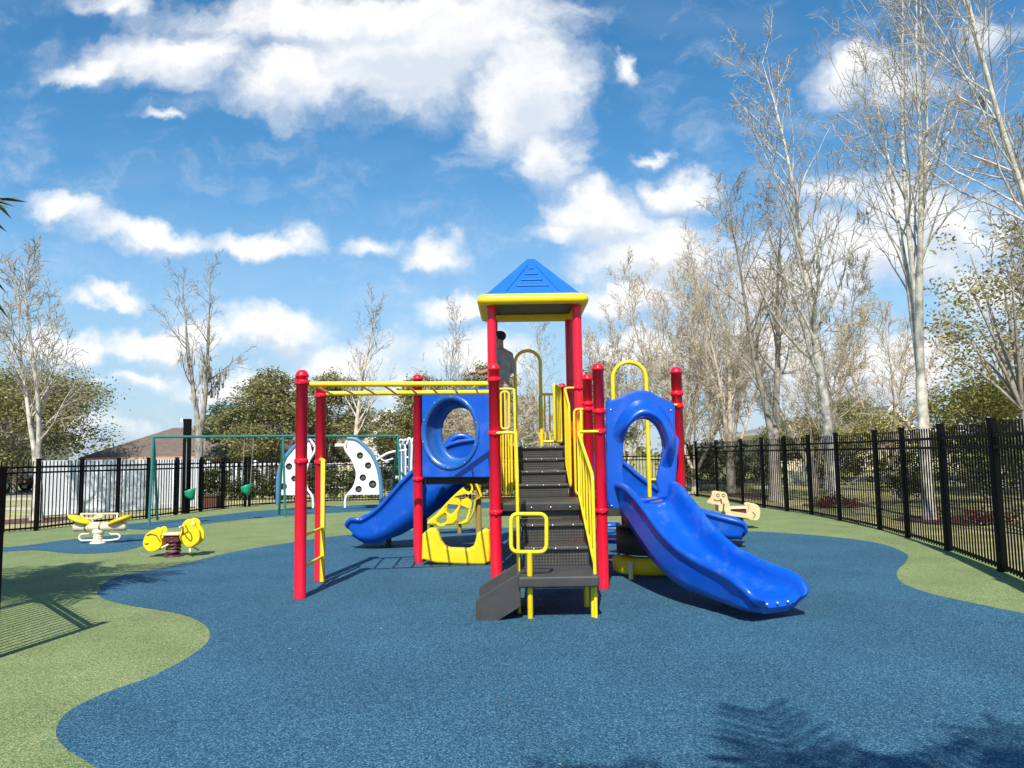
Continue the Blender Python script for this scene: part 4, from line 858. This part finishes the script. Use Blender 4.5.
e = pt(78, 458, 41); k = pt(150, 428.5, 46)
house((e.x+5.6, 45.5), 10.2, 8, e.z, k.z-e.z, TAN, ROOFB, 'low tan house with a brown hip roof behind the white vinyl fence', windows=[(-4, .5, 1.4, .8), (2.5, .5, 1.4, .8)], ridge=.5)
Y2 = 50.
house((-9.0, Y2+4), 13, 9, 2.4, 2.2, BEIGE, ROOFG, 'beige house with a grey brown roof and a gabled window behind the climbing frame', gable=(1.3, 4.4, 2.7, 1.7, 1.0, BEIGE), windows=[(-3.8, .9, 1.5, 1.3), (4.8, .9, 1.5, 1.3)], ridge=.4)
hh = bpy.data.objects['house.001']
wx_ = -9.0+.9; b = MB(); wy_ = Y2+4-4.5-1.0
b.box((wx_-.55, wy_-.06, 1.25), (wx_+.55, wy_-.003, 3.3)); o = b.build('window', TRIMW, hh); b = MB(); b.box((wx_-.42, wy_-.09, 1.35), (wx_+.42, wy_-.064, 3.15)); b.build('pane', GLASS, o)
Y3 = 57.
house((26.0, Y3+5), 14, 10, 2.9, 1.1, BEIGE, ROOFG, 'beige house with a white trimmed gable beyond the fence and bare trees', gable=(1.8, 2.6, 3.0, 1.5, .6, BEIGE), windows=[(-5.2, .9, 1.6, 1.4), (4.6, .9, 1.6, 1.4)], ridge=.4)
hr_ = bpy.data.objects['house.002']
for xx in (-4.6, -2.4): b = MB(); b.box((26.0+xx-.2, Y3-.9, 0), (26.0+xx+.2, Y3-.5, 2.72)); b.build('porch_column', TRIMW, hr_)
b = MB(); b.box((26.0-5.2, Y3-1.0, 2.72), (26.0-1.4, Y3-.02, 2.9)); b.build('porch_beam', TRIMW, hr_)
house((-38.5, 52), 12, 9, 3.4, 2.0, BEIGE, ROOFG, 'pale beige house far behind the twin white-trunked tree', windows=[(3.8, 1.1, 1.6, 1.3), (0, 1.1, 1.6, 1.3)])
# white vinyl privacy fence
W0, W1 = gp(37, 517), gp(196, 507.5)
wf = thing('vinyl_fence', W0, 'tall solid white vinyl fence behind the black pickets', 'fence')
nW = 6
for i in range(nW+1):
    p = W0.lerp(W1, i/nW); b = MB(); b.box((p.x-.055, p.y-.03, 0), (p.x+.055, p.y+.05, 1.50)); b.lathe((p.x, p.y+.01, 1.50), [(.07, 0), (.07, .01), (.01, .03)], 4); b.build('fence_post', VINYL, wf)
for i in range(nW):
    a, c = W0.lerp(W1, i/nW), W0.lerp(W1, (i+1)/nW); d = (c-a).normalized(); b = MB(); n = 9
    for kx in range(n):
        q0, q1 = a.lerp(c, kx/n+.0004), a.lerp(c, (kx+1)/n-.0004); b.beam(q0+Vector((0, 0, .79)), q1+Vector((0, 0, .79)), .03, 1.44)
    for z in (.10, 1.48): b.beam(a+Vector((0, 0, z)), c+Vector((0, 0, z)), .06, .14)
    b.build('fence_panel', VINYL, wf)
# far white picket fence behind the hedge
vf = thing('white_picket_fence', (-12, 33, 0), 'far low white picket fence running behind the hedge', 'fence')
for i in range(3):
    x0, x1 = -15.0+i*2.0, -13.2+(i+1)*2.0; b = MB(); b.box((x0-.06, 32.94, 0), (x0+.06, 33.06, 1.45)); b.build('fence_post', VINYL, vf)
    b = MB(); b.box((x0, 32.98, 1.18), (x1, 33.02, 1.26)); b.box((x0, 32.98, .2), (x1, 33.02, .28))
    for kx in range(1, 10): b.box((x0+kx*.2-.05, 32.955, .1), (x0+kx*.2+.05, 32.978, 1.34))
    b.build('fence_panel', VINYL, vf)
def car(x, y, rot, paint, label):
    root = thing('parked_car', (x, y, 0), label, 'car', None); M = Matrix.Translation((x, y, 0)) @ Matrix.Rotation(rot, 4, 'Z')
    def P(b): b.v = [tuple(M @ Vector(p)) for p in b.v]; return b
    lo = [(-2.2, .35), (2.2, .35), (2.25, .75), (2.1, .92), (1.2, 1.0), (.5, 1.5), (-1.1, 1.55), (-1.9, 1.05), (-2.2, .95)]
    b = MB(); n = len(lo); vs = [(px, -.85, pz) for px, pz in lo]+[(px, .85, pz) for px, pz in lo]
    b.add(vs, [tuple(range(n)), tuple(range(n, 2*n))[::-1]]+[((i+1) % n, i, i+n, (i+1) % n+n) for i in range(n)]); P(b).build('body', paint, root, bevel=.08, segs=3)
    b = MB()
    for s in (-1, 1):
        q = [(-1.55, 1.06), (1.0, 1.04), (.42, 1.43), (-1.05, 1.47)]; b.add([(a, s*.853, c) for a, c in q], [(0, 1, 2, 3) if s < 0 else (3, 2, 1, 0)])
    b.add([(1.15, -.7, 1.04), (1.15, .7, 1.04), (.55, .62, 1.47), (.55, -.62, 1.47)], [(0, 1, 2, 3)]); b.v = [(p[0]+(.03 if abs(p[1]) < .8 else 0), p[1], p[2]+(.02 if abs(p[1]) < .8 else 0)) for p in b.v]
    P(b).build('window', GLASS, root)
    for sx in (-1.35, 1.4):
        for sy in (-.8, .8):
            b = MB(); b.tube([(sx, sy-.1, .33), (sx, sy+.1, .33)], .33, 18); w = P(b).build('wheel', mat('tyre', (.015, .015, .015), .8), root); b = MB(); b.tube([(sx, sy-.11, .33), (sx, sy+.11, .33)], .19, 14); P(b).build('rim', STEEL, w)
    for sy in (-.6, .6): b = MB(); b.box((2.2, sy-.15, .68), (2.27, sy+.15, .82)); P(b).build('headlight', WHITEP, root)
car(-4.7, 38.2, 0, mat('white_car_paint', (.75, .75, .75), .2, coat=1), 'white parked car on the road beyond the hedge and climbing frame')
car(-27.4, 40.5, 0, mat('dark_red_car_paint', (.22, .02, .02), .2, coat=1), 'dark red parked car on the road at the far left')
# pale utility box and brown bin
q = gp(795, 484); b = MB(); b.box((q.x-.42, q.y-.3, .06), (q.x+.42, q.y+.3, .58)); ub = thing('utility_box', (q.x, q.y, 0), 'pale green utility box on the lawn beyond the right fence', 'utility box')
b.build('cabinet', mat('pale_green_paint', (.42, .47, .36), .5), ub, bevel=.03); b = MB(); b.box((q.x-.5, q.y-.38, 0), (q.x+.5, q.y+.38, .057)); b.build('pad', CONC, ub)
q = gp(195, 511)+Vector((0, 1.2, 0)); tb = thing('planter_box', (q.x, q.y, 0), 'low brown box beyond the fence under the green swing', 'box'); b = MB(); b.box((q.x-.28, q.y-.25, 0), (q.x+.28, q.y+.25, .36)); b.build('box_body', mat('brown_wood', (.10, .045, .03), .8, var=.3), tb, bevel=.01); b = MB(); b.box((q.x-.31, q.y-.28, .362), (q.x+.31, q.y+.28, .40)); b.build('box_rim', mat('brown_wood', (.1, .05, .03)), tb)

# ------------------------------------------------------------------ trees and plants
def perp(d, rnd):
    a = Vector((rnd.uniform(-1, 1), rnd.uniform(-1, 1), rnd.uniform(-1, 1))); a = a-d*a.dot(d); return a.normalized() if a.length > 1e-4 else Vector((1, 0, 0))
def grow(b, p, d, L, r, lev, maxlev, rnd, up, dens, tw):
    seg = (10, 7, 5, 3)[min(lev, 3)]; n = (7, 5, 4, 3)[min(lev, 3)]; pts = [p.copy()]; rs = [r]; q = p.copy(); dd = d.copy()
    for i in range(seg):
        dd = (dd+perp(dd, rnd)*(.05, .13, .20, .25)[min(lev, 3)]+Vector((0, 0, up*(.05, .17, .12, .06)[min(lev, 3)]))).normalized(); q = q+dd*(L/seg); pts.append(q.copy()); rs.append(max(r*(1-(i+1)/seg*.93)**1.1, tw))
    (b[0] if lev <= 1 else b[1]).tube(pts, rs, n, cap=False)
    if lev >= maxlev: return
    cnt = dens[lev]; start = (.22, .18, .12)[min(lev, 2)]
    for j in range(cnt):
        t = start+(1-start)*(j+rnd.random()*.8)/cnt; k = min(int(t*seg), seg-1); f = t*seg-k; c = pts[k].lerp(pts[k+1], f); ax = (pts[k+1]-pts[k]).normalized()
        ang = R_(rnd.uniform(28, 48) if lev == 0 else rnd.uniform(28, 60)); nd = (ax*math.cos(ang)+perp(ax, rnd)*math.sin(ang))
        if lev == 0: nd.z = max(nd.z, .12)
        ln = L*(.40, .46, .52)[min(lev, 2)]*(1.05-.72*t)*rnd.uniform(.7, 1.25); rr = max(rs[k]*.43, tw)
        grow(b, c, nd.normalized(), max(ln, .2), rr, lev+1, maxlev, rnd, up, dens, tw)
def bare_tree(x, y, H, label, seed, r=.15, leaders=1, bark=None, twig=None, dens=(26, 9, 5), tw=.007, lean=(0, 0), group='bare trees beyond the fence', spread=.25, up=.5, moss=0, fork=1.2):
    rnd = random.Random(seed); root = thing('bare_tree', (x, y, 0), label, 'tree', group); b = (MB(), MB())
    b[0].tube([(x, y, -.02), (x+lean[0]*.02, y, .25), (x+lean[0]*.1, y, .7)], [r*1.5, r*1.12, r*1.05], 9, cap=False)
    base = Vector((x+lean[0]*.1, y, .7))
    if leaders == 1: grow(b, base, Vector((lean[0], lean[1], 1)).normalized(), H-.7, r*1.05, 0, 3, rnd, up, dens, tw)
    else:
        F = Vector((x+lean[0]*fork*.3, y, fork)); b[0].tube([base, (base+F)/2, F, F+Vector((0, 0, .35)), F+Vector((0, 0, .6))], [r*1.05, r, r*.92, r*.6, r*.2], 9, cap=False)
        for i in range(leaders):
            a = 2*math.pi*i/leaders+rnd.uniform(-.4, .4)+seed; s = spread*rnd.uniform(.6, 1.3)
            grow(b, F-Vector((0, 0, .12)), Vector((math.cos(a)*s+lean[0], math.sin(a)*s*.8, 1)).normalized(), (H-fork)*rnd.uniform(.8, 1.02), r*rnd.uniform(.58, .75), 0, 3, rnd, up, [max(3, int(dens[0]*.75)), dens[1], dens[2]], tw)
    b[0].build('trunk', bark or BARKW, root); b[1].build('branches', twig or TWIG, root)
    if moss:
        mm = MB()
        for i in range(moss):
            v = Vector(b[0].v[rnd.randrange(len(b[0].v))])
            if v.z < 1.8 or v.z > H*.62: continue
            for k in range(9):
                o = v+Vector((rnd.gauss(0, .12), rnd.gauss(0, .12), 0)); l = rnd.uniform(.1, .4); w = rnd.uniform(.008, .018)
                mm.add([o, o+Vector((w, 0, 0)), o+Vector((w*.6+rnd.gauss(0, .03), 0, -l)), o+Vector((rnd.gauss(0, .03), 0, -l))], [(0, 1, 2, 3)])
        if mm.v: tag(mm.build('hanging_moss', MOSS, root), kind='stuff')
    return root
def leaves(mb, centre, rad, n, size, rnd, clump=.35):
    """leaf-sized faces gathered in clumps over an uneven crown"""
    c = Vector(centre); nc = max(6, n//45)
    for i in range(nc):
        while True:
            d = Vector((rnd.gauss(0, 1), rnd.gauss(0, 1), rnd.gauss(0, 1)))
            if d.length > .1: break
        d.normalize(); s = rnd.uniform(.55, 1.08); cc = c+Vector((d.x*rad[0], d.y*rad[1], d.z*rad[2]))*s
        for k in range(n//nc):
            p = cc+Vector((rnd.gauss(0, clump), rnd.gauss(0, clump), rnd.gauss(0, clump*.7)))
            if p.z < .05: continue
            a = perp(Vector((0, 0, 1)), rnd) if False else Vector((rnd.uniform(-1, 1), rnd.uniform(-1, 1), rnd.uniform(-.6, .6))).normalized(); bb = perp(a, rnd); l = size*rnd.uniform(.6, 1.4); w = l*.5
            mb.add([p-a*l/2, p+bb*w/2, p+a*l/2, p-bb*w/2], [(0, 1, 2, 3)])
def leafy_tree(x, y, H, wdt, label, seed, leaf=None, n=5000, size=.15, group='leafy trees behind the playground', trunk=.18, blobs=14, name='leafy_tree', low=.30):
    n = int(n*4.0); size = min(size, .14); rnd = random.Random(seed); root = thing(name, (x, y, 0), label, 'tree', group); t = MB(); cr = MB()
    t.tube(smooth_path([(x, y, 0), (x+rnd.gauss(0, .1), y, H*.25), (x+rnd.gauss(0, .2), y, H*.55), (x+rnd.gauss(0, .3), y, H*.8)], 4), [trunk*(1-.8*i/12) for i in range(13)], 8)
    for i in range(blobs):
        a = 2*math.pi*i/blobs+rnd.uniform(-.3, .3); rr = wdt*rnd.uniform(.15, .36); zz = H*rnd.uniform(low+.08, .86); sh = 1-abs(zz/H-.55)*.9
        c = Vector((x+math.cos(a)*rr*sh*1.25, y+math.sin(a)*rr*sh, zz)); leaves(cr, c, (wdt*.24*sh+.2, wdt*.22*sh+.2, H*.13), n//blobs, size, rnd, wdt*.045)
        t.tube(smooth_path([(x, y, H*.3), ((x+c.x)/2, (y+c.y)/2, (H*.3+c.z)/2+.2), c], 3), [trunk*.4*(1-.8*k/6) for k in range(7)], 5)
    leaves(cr, (x, y, H*.84), (wdt*.2, wdt*.2, H*.14), n//6, size, rnd, wdt*.045)
    t.build('trunk', BARKG, root); cr.build('crown', leaf or LEAFD, root); return root
# the row along the right fence
RT = 'bare trees along the right fence'
bare_tree(8.75, 16.4, 13.6, 'tall white-trunked bare tree with several upright leaders, its trunk nearest behind the right fence', 11, r=.115, leaders=4, tw=.005, dens=(22, 7, 3), group=RT, spread=.085, fork=2.9)
bare_tree(8.75, 21.2, 13.2, 'grey-white bare tree with a single straight trunk left of the tallest one, behind the fence', 12, r=.14, dens=(30, 9, 4), lean=(-.03, 0), group=RT, moss=40, bark=BARKW)
bare_tree(7.9, 23.4, 10.2, 'dark-trunked bare tree with a thick base right behind the fence', 13, r=.175, leaders=2, bark=BARKG, dens=(26, 9, 4), group=RT, spread=.15, fork=1.6)
bare_tree(8.0, 28.5, 10.6, 'slender bare tree behind the fence left of the thick dark trunk', 14, r=.15, leaders=2, bark=BARKT, twig=TWIGL, dens=(28, 9, 4), group=RT, spread=.16)
bare_tree(7.0, 32, 9.4, 'bushy tan bare tree behind the red post of the blue slide', 15, r=.13, leaders=5, fork=.9, bark=BARKT, twig=TWIGL, dens=(26, 9, 4), group=RT, spread=.28, tw=.008)
bare_tree(9.6, 34, 10.5, 'twiggy tan bare tree in the thicket above the far fence corner', 16, r=.13, leaders=5, fork=.9, bark=BARKT, twig=TWIGL, dens=(26, 9, 4), group=RT, spread=.28, tw=.008)
bare_tree(5.2, 36, 7.8, 'low spreading tan bare tree seen through the slide hood', 17, r=.12, leaders=5, fork=.7, bark=BARKT, twig=TWIGL, dens=(26, 9, 4), group=RT, spread=.4, tw=.009)
bare_tree(12.2, 30, 9.8, 'pale bare tree further back between the white trunks', 18, r=.15, leaders=2, dens=(28, 10, 5), group=RT, bark=BARKW, tw=.008)
bare_tree(8.6, 11.2, 13.5, 'bare tree just outside the frame, its long pale branches reaching in at the upper right', 19, r=.08, tw=.005, leaders=4, dens=(24, 9, 5), group=RT, spread=.30, lean=(-.05, 0), fork=2.0)
bare_tree(11.6, 14.5, 9.0, 'bare tree with drooping moss behind the near end of the fence', 20, r=.14, leaders=3, dens=(24, 9, 5), group=RT, spread=.35, bark=BARKT)
bare_tree(9.9, 25.5, 6.2, 'low bare tree of crossing branches between the dark trunk and the straight white one', 21, r=.10, leaders=5, fork=.8, bark=BARKT, twig=TWIGL, dens=(24, 8, 4), group=RT, spread=.55, tw=.007)
bare_tree(6.9, 29.5, 6.0, 'low tangled tan bare tree at the far fence corner right of the red slide post', 22, r=.10, leaders=5, fork=.7, bark=BARKT, twig=TWIGL, dens=(26, 9, 4), group=RT, spread=.55, tw=.008)
bare_tree(13.2, 27.0, 6.6, 'low tan bare tree in front of the white trimmed gable', 23, r=.10, leaders=4, fork=1.0, bark=BARKT, twig=TWIGL, dens=(22, 8, 4), group=RT, spread=.5, tw=.007)
# left and middle bare trees
bare_tree(-12.4, 20.2, 7.4, 'twin-stemmed white bare tree with tangled low branches at the far left', 31, r=.12, leaders=2, dens=(26, 7, 4), spread=.12, fork=.9)
bare_tree(-11.6, 28.5, 8.8, 'mossy grey bare tree with one stem leaning left behind the white fence', 34, r=.15, leaders=2, bark=BARKG, twig=TWIGD, tw=.006, dens=(16, 6, 3), spread=.22, moss=130, fork=2.4)
bare_tree(-7.4, 36, 8.9, 'slim upright bare tree between the two pairs of red posts', 35, r=.13, bark=BARKT, dens=(28, 6, 2), tw=.007, twig=TWIGD, up=.9)
bare_tree(-3.4, 40, 9.2, 'thin pale bare tree just left of the roofed tower', 36, r=.11, bark=BARKW, dens=(28, 6, 2), tw=.007, twig=TWIGD, up=.9)
bare_tree(1.3, 40, 8.8, 'thin bare tree seen under the roof between its posts', 37, r=.11, bark=BARKT, dens=(26, 6, 2), tw=.007, twig=TWIGD, up=.8)
bare_tree(-.6, 33, 4.6, 'low tan brushy bare tree behind the stairs', 38, r=.10, leaders=5, bark=BARKT, twig=TWIGL, dens=(24, 8, 4), spread=.55, tw=.008, fork=.5)
bare_tree(2.0, 34, 4.4, 'low tan brushy bare tree behind the yellow stair rails', 39, r=.10, leaders=5, bark=BARKT, twig=TWIGL, dens=(24, 8, 4), spread=.55, tw=.008, fork=.5)
bare_tree(-2.9, 33, 4.2, 'low tan brushy bare tree seen through the blue bubble panel', 40, r=.10, leaders=5, bark=BARKT, twig=TWIGL, dens=(24, 8, 4), spread=.55, tw=.008, fork=.5)
# leafy trees
leafy_tree(-24.5, 38, 6.2, 9.0, 'broad dome-shaped evergreen oak behind the twin white tree', 51, n=9000, size=.24, low=.12, blobs=18)
leafy_tree(-14.8, 40, 4.6, 3.2, 'small dark blue-green tree right of the mossy bare tree', 52, leaf=LEAFB, n=2600, low=.1)
leafy_tree(-12.0, 38, 6.0, 4.2, 'olive green tree above the swing bar behind the far white fence', 53, n=5200, low=.1)
leafy_tree(-10.0, 42, 6.4, 4.2, 'dark olive tree right behind the tall red ladder posts', 54, n=4600, low=.1)
leafy_tree(-6.0, 43, 3.6, 3.0, 'low olive bush-like tree below the overhead ladder', 55, leaf=LEAFO, n=2600, low=.05)
leafy_tree(-4.6, 38, 5.6, 4.4, 'green tree directly behind the red post of the bubble panel', 56, n=4600, low=.1)
leafy_tree(-1.5, 44, 6.8, 4.4, 'grey green leafy tree rising above the bubble panel', 57, n=4200, low=.1)
leafy_tree(4.6, 40, 6.4, 3.8, 'thin grey green tree seen through the yellow arch over the slide', 58, n=3000, low=.1)
leafy_tree(14.6, 22, 8.6, 5.0, 'loose olive tree behind the tallest bare tree at the right', 59, leaf=LEAFO, n=700, size=.13, low=.4)
leafy_tree(16.2, 26.0, 3.9, 6.0, 'yellow green spreading tree above the near right fence', 60, leaf=LEAFY, n=3200, size=.12, low=.25)
leafy_tree(23.0, 52, 5.2, 6, 'yellow green tree beside the white trimmed gable', 61, leaf=LEAFY, n=3200)
leafy_tree(15.2, 40, 3.2, 5, 'olive tree right of the thick dark trunk above the beige house', 62, leaf=LEAFO, n=3000)
leafy_tree(19.5, 30, 9.0, 6.0, 'tall olive tree at the right edge of the view', 63, leaf=LEAFO, n=1000, size=.16, low=.35)
def shrub(x, y, z, r, label, seed, leaf, n, size=.09, group='shrubs beyond the right fence', name='shrub'):
    rnd = random.Random(seed); root = thing(name, (x, y, 0), label, 'shrub', group); st = MB(); cr = MB()
    for i in range(5): a = rnd.uniform(0, 6.28); st.tube([(x, y, 0), (x+math.cos(a)*r[0]*.3, y+math.sin(a)*r[1]*.3, z*.5), (x+math.cos(a)*r[0]*.5, y+math.sin(a)*r[1]*.5, z)], [.03, .02, .008], 5)
    for i in range(4): leaves(cr, (x+rnd.uniform(-.5, .5)*r[0], y+rnd.uniform(-.5, .5)*r[1], z*rnd.uniform(.8, 1.1)), (r[0]*.6, r[1]*.6, r[2]*.8), n//4, size, rnd, .12)
    st.build('stem', BARKG, root); cr.build('foliage', leaf, root); return root
q = pt(903, 485, 21.5); shrub(q.x, 21.5, .95, (1.0, 1.0, .8), 'dark green bush beside the white trunk beyond the fence', 71, LEAFH, 2400)
q = pt(848, 478, 33); shrub(q.x, 33, .8, (2.2, 1, .6), 'clipped dark hedge in front of the beige house', 72, LEAFH, 2600, .12)
q = pt(990, 480, 21); shrub(q.x, 21, 1.2, (2.2, 1.1, .9), 'big dark shrub behind the nearest fence posts at the right', 73, LEAFH, 4200)
q = pt(1030, 470, 24); shrub(q.x, 24, 1.5, (2.6, 1.5, 1.3), 'dark shrub bank at the right edge of the view', 74, LEAFH, 3600, .12)
q = pt(740, 470, 34); shrub(q.x, 34, 1.2, (2.8, 1.4, 1.1), 'dark evergreen shrub behind the far corner of the fence', 75, LEAFH, 4200, .13)
q = pt(700, 470, 30); shrub(q.x, 30, 1.1, (1.8, 1.2, 1.0), 'dark evergreen shrub just beyond the fence corner by the red post', 76, LEAFH, 3600, .13)
for i, (x, y, lb) in enumerate([(9.2, 15.3, 'red leaved ground plant at the foot of the tallest bare tree'), (8.5, 20.2, 'red leaved ground plant at the foot of the grey-white single trunk'), (10.5, 13.2, 'red leaved ground plant on the mulch near the fence end')]):
    shrub(x, y, .12, (.7, .7, .14), lb, 80+i, REDLEAF, 700, .08, 'red leaved plants at the tree feet', 'red_plant')
# hedge behind the back fence
rnd = random.Random(3); hd_ = thing('hedge', (-4.2, 28.6, 0), 'long dark green hedge behind the climbing frame', 'hedge'); hm = MB(); st = MB()
for i in range(36):
    x = -12.3+i*.46; leaves(hm, (x, 28.6+rnd.uniform(-.1, .1), .62), (.5, .45, .58), 900, .11, rnd, .10); st.tube([(x, 28.6, 0), (x+.05, 28.6, .9)], .02, 5)
hm.build('foliage', LEAFH, hd_); st.build('stem', BARKG, hd_)
# far woods closing the view
rnd = random.Random(8); fw = MB()
for i in range(70):
    a = R_(-62+124*i/69); d = rnd.uniform(72, 88); h = rnd.uniform(2.6, 5.0); leaves(fw, (math.sin(a)*d, math.cos(a)*d, h*.5), (3.4, 2.5, h*.5), 240, .55, rnd, .5)
tag(fw.build('far_woods', LEAFD), 'far dark treeline closing the view behind the houses', 'woods', kind='stuff')
# palms: one just left of the frame, two behind the photographer
def palm(x, y, H, label, seed, n=24, L=1.9, group='cabbage palms around the playground'):
    rnd = random.Random(seed); root = thing('palm_tree', (x, y, 0), label, 'palm', group)
    t = MB(); t.lathe((x, y, 0), [(.20, 0)]+[(.15+.02*(i % 2), .15+i*(H-.3)/30) for i in range(30)]+[(.17, H)], 12); t.build('trunk', BARKG, root); f = MB()
    for i in range(n):
        a = 2*math.pi*i/n*2.4+rnd.uniform(-.2, .2); el = rnd.uniform(-.35, 1.15); d = Vector((math.cos(a)*math.cos(el), math.sin(a)*math.cos(el), math.sin(el))); p = Vector((x, y, H)); pts = [p.copy()]
        ln = L*rnd.uniform(.8, 1.1)
        for k in range(9): d = (d+Vector((0, 0, -.085))).normalized(); p = p+d*ln/9; pts.append(p.copy())
        f.tube(pts, [.016*(1-.8*k/9) for k in range(10)], 4, cap=False)
        for k in range(2, 10):
            ax = (pts[k]-pts[k-1]).normalized(); sd = ax.cross(Vector((0, 0, 1))).normalized()
            for h in (0, .5):
                c = pts[k-1].lerp(pts[k], h)
                for s in (-1, 1):
                    ll = ln*.36*(1-abs(k/9-.55)*.9); e = (ax*.8+sd*s*.75+Vector((0, 0, -.18+rnd.gauss(0, .1)))).normalized(); w = .026
                    f.add([c-ax*w, c+ax*w, c+e*ll*.6+ax*w*.9+Vector((0, 0, .01)), c+e*ll+Vector((0, 0, -.05)), c+e*ll*.6-ax*w*.9], [(0, 1, 2, 3, 4)])
    f.build('crown', LEAFP, root); return root
palm(-6.6, 6.45, 3.5, 'palm whose frond tips reach in at the left edge of the view', 91, L=1.85, n=46)
palm(.60, -2.05, 5.0, 'palm behind the photographer shading the blue rubber nearest the middle', 92, L=1.75, n=36)
palm(2.35, -2.2, 5.1, 'palm behind the photographer shading the blue rubber at the lower right', 93, L=1.55, n=34)

rnd = random.Random(77); fl = MB(); LEAFB_ = mat('fallen_leaf', (.25, .20, .12), .8, var=.4, kind='leaf', col2=(.55, .50, .38))
for i in range(150):
    y = 3.2+rnd.random()**1.6*17; x = rnd.uniform(-.62, .6)*y; a = rnd.uniform(0, 6.28); l = rnd.uniform(.006, .016); z = .013
    if y > 9 and x > 5.2: continue
    d = Vector((math.cos(a), math.sin(a), 0)); n = Vector((-d.y, d.x, 0)); c = Vector((x, y, z))
    fl.add([c-d*l, c-n*l*.45+Vector((0, 0, .004)), c+d*l+Vector((0, 0, rnd.uniform(0, .012))), c+n*l*.45+Vector((0, 0, .003))], [(0, 1, 2, 3)])
tag(fl.build('fallen_leaves', LEAFB_), 'tiny dry leaves scattered over the rubber', 'leaves', kind='stuff')
